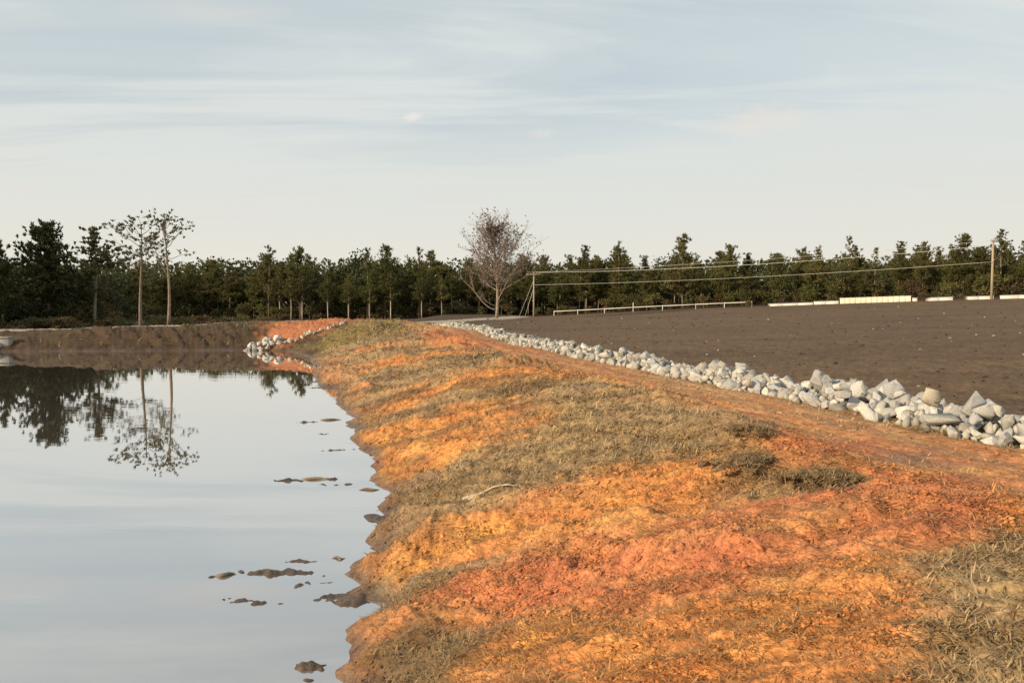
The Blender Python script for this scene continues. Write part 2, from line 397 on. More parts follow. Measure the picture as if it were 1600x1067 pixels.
ROAD = [(-140, 56), (-60, 56.5), (-37, 57.3), (-26, 59.5), (-19, 62.0), (-12, 68), (-7, 82), (-2, 110), (2, 151)]
def line_dist(pts, x, y):
    best = np.full(x.shape, 1e9)
    for (ax, ay), (bx, by) in zip(pts[:-1], pts[1:]):
        ex, ey = bx - ax, by - ay
        t = np.clip(((x - ax) * ex + (y - ay) * ey) / (ex * ex + ey * ey), 0, 1)
        best = np.minimum(best, (x - ax - t * ex) ** 2 + (y - ay - t * ey) ** 2)
    return np.sqrt(best)

CLAY = dict(red=(.46, .172, .074), orange=(.52, .222, .068), straw=(.31, .210, .108), brown=(.165, .100, .052), green=(.20, .150, .048), grey=(.25, .165, .105))

def ground_colour(x, y, z, d):
    n = len(x); tint = lambda c: np.array(c)[None, :]
    wx = x + fbm(x * 1.6, y * 1.6, 81) * .35 * np.clip(y / 8, .5, 3) ; wy = y + fbm(x * 1.6, y * 1.6, 84) * .45 * np.clip(y / 8, .5, 4)
    w = idw(x, y, 3)
    k = .5 + .012 * np.clip(y, 0, 40); c, s = 1 / np.sqrt(1 + k * k), -k / np.sqrt(1 + k * k)
    along = x * c + y * s; across = -x * s + y * c
    wob = noise(along * .7, across * .5, 11) * .5
    band = fbm((across + wob) * 1.25, along * .11, 91, 4)
    fine = fbm((across + wob * .6) * 3.6, along * .24, 95, 3)
    # the far side of the pond and everything not worked over: dull brown ground
    C = np.repeat(tint((.076, .047, .026)), n, 0)
    g = sstep(-.1, .5, fbm(x * .25, y * .25, 97)); C = C * (1 - g[:, None] * .5) + tint((.085, .068, .032)) * g[:, None] * .5
    # inner slope of the near dam: streaks of clay and straw running up the slope
    berm = sstep(-12.5, -10.5, x + .12 * (y - 40) * 0 + noise(x * .8, y * .8, 98) * .4) * sstep(62, 58, y)
    mixv = np.maximum(sstep(-.32, .16, band + .35 * fine - .34 * sstep(11, 17, y)), sstep(9.0, 7.6, y) * .95)
    bc = tint(CLAY['straw']) * (1 - mixv[:, None]) + tint((.51, .222, .074)) * mixv[:, None]
    C = C * (1 - berm[:, None]) + bc * berm[:, None]
    scale = 1.0 / np.clip(y / 9, .6, 6)
    for zone in ('green', 'straw', 'orange', 'red', 'brown', 'grey'):
        for p in ZONES[zone]:
            f = sstep(-.42, .42, poly_dist(p, wx, wy) * np.maximum(scale, .3) + .26 * fine + .2 * band)
            if zone in ('orange', 'red'): f = f * (.86 + .14 * np.sign(fine + .1))
            C = C * (1 - f[:, None]) + tint(CLAY[zone]) * f[:, None]
    # salmon grading of bare clay with height of the clods, straw caught in between
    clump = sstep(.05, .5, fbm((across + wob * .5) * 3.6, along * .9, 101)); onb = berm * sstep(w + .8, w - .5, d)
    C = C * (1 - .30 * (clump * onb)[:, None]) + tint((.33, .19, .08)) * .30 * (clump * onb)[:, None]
    furrow_shade = sstep(.02, .40, fbm((across + wob * .6) * 2.6, along * .35, 109, 3)) * onb * sstep(7, 11, y)  # brown rut streaks; part of the ridge shade is put into this colour
    C = C * (1 - .72 * furrow_shade[:, None]) + tint((.135, .080, .044)) * .72 * furrow_shade[:, None]
    # dirt track
    tr = track_weight(x, y); off = x - row_x(y)
    st = fbm(off * 2.2, y * .25, 103, 4)
    tc_ = tint((.47, .205, .080)) * (1 - sstep(-.3, .4, st)[:, None]) + tint((.43, .245, .115)) * sstep(-.3, .4, st)[:, None]
    edge = sstep(-1.5, -.5, off + noise(y * .8, x * .8, 104) * .3)
    tc_ = tc_ * (1 - .6 * edge[:, None]) + tint((.245, .17, .075)) * .6 * edge[:, None]
    C = C * (1 - .9 * tr[:, None]) + tc_ * .9 * tr[:, None]
    for zone in ('red', 'grey'):
        for p in ZONES[zone][1 if zone == 'red' else 0:4 if zone == 'red' else 1]:
            f = sstep(-.3, .35, poly_dist(p, wx, wy) + .2 * fine) * .75
            C = C * (1 - f[:, None]) + tint(CLAY[zone]) * np.array([1, .95, .95]) * f[:, None]
    # strip of rough grass and grey earth under and beside the stones
    us = sstep(-1.0, -.2, off) * sstep(1.6, .9, off) * sstep(66, 63, y) * sstep(4, 6, y)
    C = C * (1 - us[:, None]) + tint((.17, .12, .065)) * us[:, None]
    # ploughed field
    fe = field_edge(x)
    fw = sstep(.8, 1.3, off + noise(x * 1.2, y * 1.2, 105) * .2) * sstep(1.5, 0, y - fe) * sstep(2, 5, y) * sstep(0, 4, x + 5.5 + .0 * y + np.clip(y - 60, 0, 90) * -.06)
    fw = np.where(y > 62, sstep(0, 2.5, x + 6.0 - (y - 62) * .1) * sstep(1.5, 0, y - fe), fw)
    fcol = np.repeat(tint((.125, .078, .043)), n, 0)
    v = fbm(x * .12, y * .3, 107, 4); fcol *= (1 + .22 * v + .14 * fbm(x * 1.3, y * 2.2, 110))[:, None]
    C = C * (1 - fw[:, None]) + fcol * fw[:, None]
    # pale gravel road along the top of the bank
    rd = line_dist(ROAD, x, y); rw = sstep(2.2, 1.5, rd + noise(x * .7, y * .7, 113) * .4)
    C = C * (1 - rw[:, None]) + tint((.40, .33, .25)) * rw[:, None]
    # forest floor
    ff = sstep(0, 3, np.where(x < 4, y - 152, y - fe - 4)) ; ff = np.maximum(ff, np.where(x < -20, sstep(3, 6, y - 57 + .0 * x) * (rd > 2), 0))
    C = C * (1 - ff[:, None]) + tint((.075, .052, .030)) * ff[:, None]
    # mud wetted by the pond
    wet = sstep(.55, .05, z + .12 * noise(x * 2, y * 2, 115)) * sstep(1.6, .2, d)
    far = sstep(48, 50, y)
    mud = np.maximum(sstep(.16, .02, z) * sstep(1.4, .2, d), sstep(.12, -.1, d) * (y < 45))
    C = C * (1 - .75 * mud[:, None]) + tint((.155, .102, .070)) * .75 * mud[:, None]; bar = sstep(.05, -.25, d) * (y < 48)
    C = C * (1 - .9 * bar[:, None]) + tint((.125, .090, .066)) * .9 * bar[:, None]
    C = C * (1 - .28 * wet[:, None])
    return C, np.clip(mud * .9 + sstep(.1, .9, ff) * 0, 0, 1), fw, tr, rw

def build_ground():
    half = math.radians(47)
    ang = np.concatenate([np.arange(-half, half, math.radians(.098)), np.arange(half, 2 * math.pi - half, math.radians(3.0))])
    r = [1.7]
    while r[-1] < 6000:
        q = r[-1]
        r.append(q + min(.00105 * q * q + .0012, .0085 * q if q < 75 else .0175 * q if q < 170 else .08 * q))
    r = np.array(r); na, nr = len(ang), len(r)
    R, A = np.meshgrid(r, ang, indexing='ij')
    x = (R * np.sin(A)).ravel(); y = (R * np.cos(A)).ravel()
    z, d = height(x, y)
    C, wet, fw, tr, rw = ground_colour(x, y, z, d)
    i = np.arange(nr - 1)[:, None] * na; j = np.arange(na)[None]; j2 = (j + 1) % na
    F = np.stack([i + j, i + na + j, i + na + j2, i + j2], -1).reshape(-1, 4)[:, ::-1]
    # close the small disc round the photographer's feet
    zc = z.reshape(nr, na)
    keep = (z[F].max(1) > -.35)
    F = F[keep]
    V = np.stack([x, y, z], 1)
    kind = np.zeros(len(F), int)                           # 0 ground
    fd = d[F].mean(1); fx = x[F].mean(1); fy = y[F].mean(1)
    kind[(fd < 14) & (fy < 64)] = 1                         # pond bank
    kind[(tr[F].mean(1) > .5)] = 2                          # dirt track
    kind[(fw[F].mean(1) > .5)] = 3                          # ploughed field
    kind[(rw[F].mean(1) > .5)] = 4                          # gravel road
    for kk, nm in enumerate(('ground', 'pond_bank', 'dirt_track', 'ploughed_field', 'gravel_road')):
        f = F[kind == kk]
        if not len(f): continue
        used, inv = np.unique(f, return_inverse=True)
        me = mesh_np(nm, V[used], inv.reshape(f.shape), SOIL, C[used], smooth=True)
        a = me.attributes.new('wet', 'FLOAT', 'POINT'); a.data.foreach_set('value', wet[used].astype(np.float32))
        link(nm, me, kind='structure')
    # inner disc
    nb = 72; an = np.arange(nb) * 2 * np.pi / nb
    return V, F, C, d, tr, fw, rw, kind
GV, GF, GC, GD, GTR, GFW, GRW, GK = build_ground()

def ground_z(x, y):
    return float(height(np.array([x], float), np.array([y], float))[0][0])

# ------------------------------------------------------------------ water
def build_water():
    m, t, out = material('pond_water')
    P = t.n('ShaderNodeNewGeometry').outputs['Position']
    mp = t.n('ShaderNodeMapping', i0=P, Scale=(.5, 1.6, 1)).outputs[0]
    n1 = t.noise(mp, 1.1, 3, .5); n2 = t.noise(P, .12, 2, .5); n3 = t.noise(mp, 5.0, 2, .5)
    amp = t.n('ShaderNodeMapRange', i0=n2, i1=.45, i2=.65, i3=.15, i4=1.0).outputs[0]
    h = t.math('MULTIPLY', t.math('ADD', n1, t.math('MULTIPLY', n3, .18)), amp)
    b = t.n('ShaderNodeBump', Strength=.05, Distance=.045, Height=h)
    muddy = t.mix(t.noise(P, .25, 3, .5), (.185, .145, .115, 1), (.225, .18, .145, 1))
    # turbid water with a still mirror surface: more and more reflective towards grazing view
    face = t.n('ShaderNodeLayerWeight', Blend=.5, Normal=b.outputs[0]).outputs['Facing']
    fac = t.n('ShaderNodeMapRange', i0=face, i1=.30, i2=.95, i3=.36, i4=.95).outputs[0]
    dif = t.n('ShaderNodeBsdfDiffuse', Color=muddy)
    glo = t.n('ShaderNodeBsdfGlossy', Color=(.97, .97, .97, 1), Roughness=.012, Normal=b.outputs[0])
    mx = t.n('ShaderNodeMixShader', i0=fac, i1=dif.outputs[0], i2=glo.outputs[0])
    t.t.links.new(mx.outputs[0], out.inputs[0])
    xs = np.concatenate([np.linspace(-118, -20, 20), np.linspace(-19, 1.5, 30)]); ys = np.linspace(-29, 54.5, 60)
    X, Y = np.meshgrid(xs, ys, indexing='ij'); d = pond_dist(X.ravel(), Y.ravel())
    n = len(ys); i = np.arange(len(xs) - 1)[:, None] * n; j = np.arange(n - 1)[None]
    F = np.stack([i + j, i + n + j, i + n + j + 1, i + j + 1], -1).reshape(-1, 4)
    F = F[d[F].min(1) < 3.0]
    me = mesh_np('pond_water', np.stack([X.ravel(), Y.ravel(), np.zeros(X.size)], 1), F, m, smooth=True)
    link('pond_water', me, kind='structure')
build_water()

# ------------------------------------------------------------------ straw mulch and dead grass on the slopes
def blades(P, length, width, heading, pitch, curl, C):
    """two-segment tapering blades"""
    n = len(P); hx, hy = np.cos(heading), np.sin(heading)
    cp, sp = np.cos(pitch), np.sin(pitch)
    D = np.stack([hx * cp, hy * cp, sp], 1); S = np.stack([-hy, hx, np.zeros(n)], 1)
    p2 = np.clip(pitch - curl, -.5, 1.5); D2 = np.stack([hx * np.cos(p2), hy * np.cos(p2), np.sin(p2)], 1)
    L = length[:, None]; W = width[:, None]
    mid = P + D * L * .55
    V = np.stack([P - S * W * .5, P + S * W * .5, mid + S * W * .4, mid - S * W * .4, mid + D2 * L * .45], 1).reshape(-1, 3)
    b = np.arange(n)[:, None] * 5
    F = np.concatenate([b + np.array([[0, 1, 2]]), b + np.array([[0, 2, 3]]), b + np.array([[3, 2, 4]])])
    return V, F, np.repeat(C, 5, 0)

def build_straw():
    f = GF; c = GV[f].mean(1); d = GD[f].mean(1); tr = GTR[f].mean(1); fw = GFW[f].mean(1); rw = GRW[f].mean(1); col = GC[f].mean(1)
    r = np.hypot(c[:, 0], c[:, 1])
    vis = (np.abs(np.arctan2(c[:, 0], c[:, 1])) < math.radians(46.5)) & (r > 1.75) & (r < 62)
    strawy = np.clip(1 - np.abs(col[:, 0] / np.maximum(col[:, 1], 1e-3) - 1.45) / .95, 0, 1)    # tan ground carries more straw than red clay
    clump = sstep(-.30, .40, fbm((c[:, 1] * .85 + c[:, 0] * .5) * 2.8, (c[:, 0] * .85 - c[:, 1] * .5) * .8, 131))
    wgt = vis * sstep(.06, .3, c[:, 2]) * (.50 + .6 * strawy) * (.22 + 1.0 * clump) * (1 - .90 * tr) * (1 - fw) * (1 - rw) * (d < 14)
    wgt = wgt * np.where((c[:, 0] - row_x(c[:, 1])) > -.6, .3, 1) * np.clip(1.1 - r / 70, .2, 1)
    N = 440000
    idx = rng.choice(len(f), N, p=wgt / wgt.sum())
    uv = rng.random((N, 2)); q = GV[f[idx]]
    P = (q[:, 0] * (1 - uv[:, :1]) + q[:, 1] * uv[:, :1]) * (1 - uv[:, 1:]) + (q[:, 3] * (1 - uv[:, :1]) + q[:, 2] * uv[:, :1]) * uv[:, 1:]
    P[:, 2] -= .004
    rr = r[idx]
    ln = (.044 + .0052 * rr) * rng.lognormal(0, .38, N); wd = (.0040 + .00085 * rr) * rng.uniform(.7, 1.4, N)
    ln = np.minimum(ln, .075 + .0085 * rr)
    pitch = np.abs(rng.normal(0, .42, N)) + .05; stand = strawy[idx] > .55
    pitch = np.where(stand, np.abs(rng.normal(.15, .36, N)), pitch * .6); pitch = np.minimum(pitch, 1.35)
    hd = rng.uniform(0, 2 * math.pi, N)
    tan = np.array([.45, .32, .165]); dark = np.array([.12, .075, .038]); pale = np.array([.52, .385, .21])
    k = rng.random((N, 1)); C = np.where(k < .55, tan, np.where(k < .74, dark, pale)) * rng.uniform(.75, 1.2, (N, 1))
    soil = (col[idx] * .85 + np.array([[.09, .052, .02]])) * rng.uniform(.45, 1.5, (N, 1))
    mixw = np.clip(1.12 - .9 * strawy[idx], .10, .98)[:, None] * rng.uniform(.6, 1.2, (N, 1)); mixw = np.clip(mixw, 0, .95)
    C = C * (1 - mixw) + soil * mixw
    V, F, CC = blades(P, ln, wd, hd, pitch, rng.uniform(0, .7, N), C)
    link('straw_mulch', mesh_np('straw_mulch', V, F, M['straw'], CC), kind='stuff', label='loose straw and dead grass strewn over the clay slope', category='straw')
build_straw()

# ------------------------------------------------------------------ stones
def rock_mesh(name, seed, sub=2, mat=None):
    """broken quarry stone: hull of a few points with chipped edges"""
    g = np.random.default_rng(seed)
    bm = bmesh.new(); dims = g.uniform(.72, 1.12, 3) * np.array([1.1, .95, .85])
    for k in range(9 + sub):
        p = g.normal(size=3); p /= np.max(np.abs(p)) ** .6 * np.linalg.norm(p) ** .4; bm.verts.new(p * dims * g.uniform(.86, 1.06))
    r = bmesh.ops.convex_hull(bm, input=bm.verts[:])
    bmesh.ops.delete(bm, geom=list({e for e in r['geom_interior'] + r['geom_unused'] if isinstance(e, bmesh.types.BMVert)}), context='VERTS')
    if sub >= 2:
        bmesh.ops.bevel(bm, geom=bm.edges[:], offset=.025, segments=1, affect='EDGES')
        bmesh.ops.subdivide_edges(bm, edges=bm.edges[:], cuts=1, use_grid_fill=True); bmesh.ops.triangulate(bm, faces=bm.faces[:])
        for v in bm.verts: v.co *= 1 + g.normal() * .022
    if sub >= 3:
        bmesh.ops.subdivide_edges(bm, edges=bm.edges[:], cuts=2, use_grid_fill=True); bmesh.ops.triangulate(bm, faces=bm.faces[:])
    bm.verts.index_update()
    V = np.array([v.co[:] for v in bm.verts]); F = np.array([[v.index for v in f.verts] for f in bm.faces]); bm.free()
    return V, F
ROCKS = [rock_mesh('stone', 500 + k) for k in range(14)]
ROCK_ME = [mesh_np('stone_shape', v, f, M['stone']) for v, f in ROCKS]
ROCK_WARM = [mesh_np('warm_stone_shape', v, f, M['stone_warm']) for v, f in ROCKS[:4]]
ROCK_LOW = [rock_mesh('stone', 500 + k, 1) for k in range(14)]

def rand_rot():
    return Euler((random.uniform(0, 6.28), random.uniform(0, 6.28), random.uniform(0, 6.28)))

def add_stone(x, y, z, r, label, group, me=None, rot=None, sq=(1, 1, 1)):
    o = link('stone', me or random.choice(ROCK_ME)); o.location = (x, y, z)
    o.rotation_euler = rot or rand_rot(); r *= .70 if not group else 1; o.scale = (r * sq[0], r * sq[1], r * sq[2])
    o['label'] = label; o['category'] = 'stone'
    if group: o['group'] = group
    return o

# stones one can point out, at their places on the row: (x, y, z, radius, warm, label)
SPECIAL = [
    (6.21, 10.91, 1.75, 0.24, 1, (1, 1, .95), 'large cream rounded boulder topping the row near its right end'),
    (7.00, 10.88, 1.62, 0.20, 0, (1.1, 1, .9), 'flat topped pale block beside the large cream boulder'),
    (5.94, 12.61, 1.70, 0.27, 0, (1, 1, 1.05), 'tall pale stone crowning the highest peak of the row'),
    (5.47, 12.22, 1.58, 0.22, 0, (1, 1, 1.1), 'pale upright stone just left of the highest peak'),
    (6.64, 12.52, 1.48, 0.22, 0, (.9, .9, 1.1), 'pale pointed stone right of the bluish shaded gap'),
    (6.65, 13.10, 1.40, 0.20, 0, (1.3, 1, .6), 'bluish shaded slab in the gap right of the highest peak'),
    (6.10, 10.45, 1.40, 0.27, 0, (1.35, 1, .75), 'wide pale bowl shaped stone at the track side near the right end'),
    (5.98, 10.02, 1.28, 0.20, 0, (1, 1, .9), 'pale wedge stone below the wide bowl shaped stone'),
    (6.35, 10.05, 1.26, 0.20, 0, (1.1, 1, .85), 'grey veined stone at the foot of the row near the right edge'),
    (6.91, 10.18, 1.35, 0.24, 0, (.9, .9, 1.25), 'big upright pale stone at the right edge of the photo'),
    (4.76, 14.91, 1.48, 0.15, 1, (.8, .8, 1.15), 'yellowish pointed stone leaning in the middle of the row'),
    (5.05, 14.56, 1.66, 0.17, 0, (1, .9, 1), 'pale pointed stone standing up in the middle of the row'),
    (5.66, 11.37, 1.28, 0.15, 0, (.8, .7, 1.3), 'thin slanting pale stone at the track side foot of the row'),
    (2.68, 21.35, 1.62, 0.27, 0, (1, 1, 1), 'big round pale stone standing out in the far half of the row'),
]
for (x, y, z, r, warm, sq, lab) in SPECIAL:
    z = min(z, ground_z(x, y) + .36)
    add_stone(x, y, z, r, lab, None, ROCK_WARM[int(x * 7) % 4] if warm else ROCK_ME[int(x * 10) % 14], Euler((random.uniform(-.4, .4), random.uniform(-.4, .4), random.uniform(0, 6))), sq)

def build_row():
    items = []
    s = 8.0
    L = 63.5
    g = np.random.default_rng(21)
    N = 5900
    ys = 5.5 + (L - 5.5) * g.random(N) ** 1.10
    gapw = .72 + .16 * noise(ys * .55, ys * 0, 141)
    q = g.uniform(-1, 1, N) * gapw * np.clip(1.05 - .1 * (ys < 12), 0, 2)
    prof = np.maximum(.35 + .15 * noise(ys * .8, ys * 0, 142), .2) * (1 - np.abs(q / (gapw + .08)) ** 1.7) * sstep(66, 55, ys)
    rad = np.clip(g.lognormal(math.log(.100), .42, N), .045, .21)
    lift = g.random(N) ** .6; lift = np.where(rad < .09, lift * .7, lift)
    xs = row_x(ys) + q * 1.0; yy = ys + q * .24
    base = height(xs, yy)[0]
    zz = base + rad * .30 + np.maximum(prof - .10, 0) * lift
    dist = np.hypot(xs, yy)
    score = rad / dist * (1 + .9 * (lift > .6)) * np.where(q < .3, 1.25, .8)
    score = np.where(np.abs(xs / yy) > .72, score * .1, score); order = np.argsort(-score)
    top = order[:236]; rest = order[236:]
    for k in top:
        if any(math.dist((xs[k], yy[k], zz[k]), sp[:3]) < sp[3] * 1.05 for sp in SPECIAL): continue
        size = 'large' if rad[k] > .155 else 'middling' if rad[k] > .12 else 'small'
        stretch = 'right end' if ys[k] < 12.5 else 'near middle' if ys[k] < 18 else 'middle' if ys[k] < 27 else 'far half'
        lay = 'heaped on top of' if lift[k] > .72 and abs(q[k]) < .45 else 'along the track-side foot of' if q[k] < -.2 else 'in the body of' if q[k] < .3 else 'on the field side of'
        lab = '%s pale broken limestone %s the stone row, %s' % (size, lay, stretch)
        add_stone(xs[k], yy[k], zz[k], rad[k], lab, '%s limestones %s the row, %s' % (size, lay, stretch))
    ORD = ('rightmost', 'second from right', 'third from right', 'fourth from right', 'fifth from right', 'sixth from right', 'seventh from right', 'eighth from right', 'ninth from right', 'tenth from right', 'eleventh from right', 'twelfth from right')
    by = {}
    for o in COL.objects:
        if o.get('group') and 'limestone' in o.get('label', ''): by.setdefault(o['label'], []).append(o)
    for lab, os_ in by.items():
        if len(os_) <= 12:
            for k, o in enumerate(sorted(os_, key=lambda o: -o.location.x / o.location.y)): o['label'] = lab.replace('pale broken limestone', 'pale limestone') + ', ' + ORD[k]
    VV, FF, CC, n = [], [], [], 0
    for k in rest:
        v, f = ROCK_LOW[k % 14]
        e = np.array(Euler(g.uniform(0, 6.28, 3)).to_matrix())
        v2 = (v * rad[k]) @ e.T + np.array([xs[k], yy[k], zz[k]])
        VV.append(v2); FF.append(f + n); n += len(v2)
        b = g.uniform(.50, 1.15); CC.append(np.repeat([[.45 * b, .415 * b, .355 * b]], len(v2), 0))
    link('stone_row', mesh_np('stone_row', np.concatenate(VV), np.concatenate(FF), M['stone_many'], np.concatenate(CC)), kind='stuff',
         label='smaller and farther pale stones of the long riprap row', category='stones')
build_row()

def build_chute():
    g = np.random.default_rng(31)
    for k in range(30):                                     # heap at the water's edge
        u, v = g.uniform(-1, 1, 2)
        x = -17.2 + u * 1.25; y = 51.75 + .35 * u + v * .8; y = max(y, 51.0)
        r = g.uniform(.17, .27)
        add_stone(x, y, ground_z(x, y) + r * .5 + .22 * max(0, 1 - u * u - v * v), r, 'cream stone in the small heap at the far corner of the pond', 'stones heaped at the far corner of the pond')
    for k in range(20):                                     # line climbing the bank
        t = (k + g.uniform(-.3, .3)) / 19
        x = -15.8 + t * 3.6; y = 51.7 + t * 2.6 + g.normal() * .16
        r = g.uniform(.14, .24) * (1.05 - .25 * t)
        add_stone(x, y, ground_z(x, y) + r * .5, r, 'yellowish stone in the line climbing the bank beside the red clay', 'stones lining the chute up the far bank', me=ROCK_WARM[k % 4] if k % 3 else None)
build_chute()

def build_pebbles():
    g = np.random.default_rng(41); VV, FF, CC, n = [], [], [], 0
    for k in range(520):
        Y = 9 + 95 * g.random() ** 1.7; X = row_x(Y) + 1.8 + g.random() * (Y * .78 - row_x(Y))
        if Y > field_edge(X) - 2: continue
        r = g.uniform(.018, .045) * (1 + Y / 30); v, f = ROCK_LOW[k % 14]
        VV.append(v * r * np.array([1, 1, .7]) + np.array([X, Y, ground_z(X, Y) + r * .3])); FF.append(f + n); n += len(v)
        CC.append(np.repeat([[.30, .25, .18]] if g.random() < .12 else [[.085, .057, .036]], len(v), 0))
    link('field_clods', mesh_np('field_clods', np.concatenate(VV), np.concatenate(FF), M['stone_many'], np.concatenate(CC)), kind='stuff',
         label='clods and small pale stones scattered over the dark field', category='clods')
build_pebbles()

def build_clods():
    g = np.random.default_rng(43); f = GF; c = GV[f].mean(1); r = np.hypot(c[:, 0], c[:, 1]); col = GC[f].mean(1)
    wgt = (np.abs(np.arctan2(c[:, 0], c[:, 1])) < math.radians(46.5)) & (r > 1.75) & (r < 45) & (c[:, 2] > .04)
    wgt = wgt * (1 - GFW[f].mean(1)) * (1 - .8 * GTR[f].mean(1)) * (GD[f].mean(1) < 12) * (.25 + np.clip(col[:, 0] / np.maximum(col[:, 1], 1e-3) - 1.5, 0, 1)) * (c[:, 0] < row_x(c[:, 1]) - .7)
    wgt = wgt * sstep(-.1, .5, fbm(c[:, 0] * 1.8, c[:, 1] * 1.8, 161) + .15)
    N = 31000; idx = g.choice(len(f), N, p=wgt / wgt.sum()); P = GV[f[idx]].mean(1)
    R = (.0040 + .0015 * r[idx]) * g.lognormal(0, .38, N); R = np.minimum(R, .035)
    low = [rock_mesh('clod', 700 + k, 0) for k in range(8)]
    VV, FF, CC, n = [], [], [], 0
    for k in range(8):
        sel = np.arange(k, N, 8); v, ff = low[k]; m = len(sel)
        a = g.uniform(0, 6.28, m); ca, sa = np.cos(a), np.sin(a); tl = g.uniform(-.6, .6, m)
        X = v[None, :, 0] * ca[:, None] - v[None, :, 1] * sa[:, None]; Y = v[None, :, 0] * sa[:, None] + v[None, :, 1] * ca[:, None]; Z = v[None, :, 2] * .8 + X * tl[:, None]
        W = np.stack([X * 1.15, Y, Z], -1) * R[sel][:, None, None] + P[sel][:, None] + np.array([0, 0, 1]) * R[sel][:, None, None] * .25
        VV.append(W.reshape(-1, 3)); FF.append((ff[None] + (np.arange(m) * len(v))[:, None, None] + n).reshape(-1, 3)); n += m * len(v)
        CC.append(np.repeat(col[idx[sel]] * g.uniform(.75, 1.25, (m, 1)), len(v), 0))
    link('clay_clods', mesh_np('clay_clods', np.concatenate(VV), np.concatenate(FF), M['clod'], np.concatenate(CC)), kind='stuff', label='crumbled clay clods all over the dam slope', category='clods')
build_clods()

# ------------------------------------------------------------------ trees
def unit(v): return v / (np.linalg.norm(v, axis=-1, keepdims=True) + 1e-9)

def tufts(P, D, ln, wd, n, g, spread=.9):
    """n needle-bundle triangles fanning out of every point"""
    N = len(P); d = unit(D[:, None] + g.normal(size=(N, n, 3)) * spread)
    s = unit(np.cross(d, g.normal(size=(N, n, 3))))
    L = (ln[:, None] * g.uniform(.7, 1.25, (N, n)))[..., None]; W = (wd * g.uniform(.7, 1.3, (N, n)))[..., None]
    b = P[:, None] + d * L * -.08
    V = np.stack([b - s * W * .35, b + s * W * .35, b + d * L * .55 + s * W * .6, b + d * L, b + d * L * .55 - s * W * .6], 2).reshape(-1, 3)
    k = np.arange(N * n)[:, None] * 5
    F = np.concatenate([k + np.array([[0, 1, 2]]), k + np.array([[0, 2, 4]]), k + np.array([[4, 2, 3]])])
    return V, F

def pine(seed, H=12., cb=.3, rmax=2.2, shape='cone', gap=.55, nb=(3, 6), tl=.42, tw=.10, tn=9, pale=False, mat='needle', ends=False, lean=.0, fork=False, tr=.13):
    g = np.random.default_rng(seed)
    trunk, limb = MB(), MB()
    zz = np.linspace(0, 1, 9)
    bend = np.stack([lean * zz * zz + .12 * np.sin(zz * 5 + seed), .1 * np.cos(zz * 4 + seed * 2) - .1 * np.cos(seed * 2), zz * H], 1)
    trunk.tube(bend, tr * (1 - zz) ** .8 + .025, 7)
    path = lambda f: np.array([np.interp(f, zz, bend[:, k]) for k in range(3)])
    leaders = [(path, 1.0, cb)]
    if fork:
        b0 = path(.5); tip = b0 + np.array([-1.7, .4, H * .36]); tt = np.linspace(0, 1, 6)[:, None]
        P = b0 + (tip - b0) * tt + np.array([-.9, 0, 0]) * (tt * (1 - tt)); trunk.tube(P, np.linspace(.085, .02, 6), 5)
        leaders.append((lambda f, P=P: np.array([np.interp(f, np.linspace(0, 1, 6), P[:, k]) for k in range(3)]), .45, .35))
    TP, TD = [], []
    for path_, span, cb_ in leaders:
        z = cb_
        while z < .985:
            f = (z - cb_) / (1 - cb_)
            prof = {'cone': (1 - f) ** .62 * .95 + .05, 'round': math.sqrt(max(0, 1 - (f * 1.5 - .55) ** 2 * .9)) * .9 + .05 if f < .95 else .2,
                    'open': (.55 + .45 * math.sin(f * 3.1)) , 'egg': (math.sin(min(1, f * 1.15 + .25) * 3.1) * .75 + .22)}[shape]
            for k in range(g.integers(*nb)):
                az = g.uniform(0, 6.28); L = rmax * prof * g.uniform(.6, 1.18) * span; el = math.radians(g.normal(4 + 46 * f, 9))
                if L < .15: L = .15
                m = 5; t = np.linspace(0, 1, m)[:, None]
                e = np.array([math.cos(az), math.sin(az), 0])
                P = path_(z) + e * L * t * math.cos(el) + np.array([0, 0, 1]) * L * (t * math.sin(el) + .30 * t ** 2.2 - .10 * t)
                P[1:-1] += g.normal(size=(m - 2, 3)) * .05 * L
                limb.tube(P, np.linspace(.02 + .012 * L, .008, m), 3, cap=False)
                cnt = max(2, int(L / .30)); lo = .62 if ends else .22
                for q in np.linspace(lo, 1, cnt):
                    p = np.array([np.interp(q, t[:, 0], P[:, c]) for c in range(3)])
                    for r_ in range(2 if not ends else 1):
                        sp = (.16 * L * q + .06) * (.9 if ends else 1)
                        TP.append(p + g.normal(size=3) * np.array([sp, sp, sp * (.8 if ends else .5)])); TD.append(e * .45 + np.array([0, 0, 1.1]) + g.normal(size=3) * .25)
            z += gap / H * g.uniform(.7, 1.3) * (1.0 if span == 1 else 2.2)
    tip = path(1.0); TP += [tip, tip - np.array([0, 0, .3])]; TD += [np.array([0, 0, 1.])] * 2
    TP = np.array(TP); V, F = tufts(TP, np.array(TD), np.full(len(TP), tl), tw, tn, g, .50)
    bark = M['bark_pale'] if pale else M['bark']
    H = float(np.percentile(V[:, 2], 99.93))
    return dict(H=H, parts=[('trunk', trunk.mesh('pine_trunk', bark, True)), ('branches', limb.mesh('pine_branches', bark)), ('crown', mesh_np('pine_crown', V, F, M[mat]))])

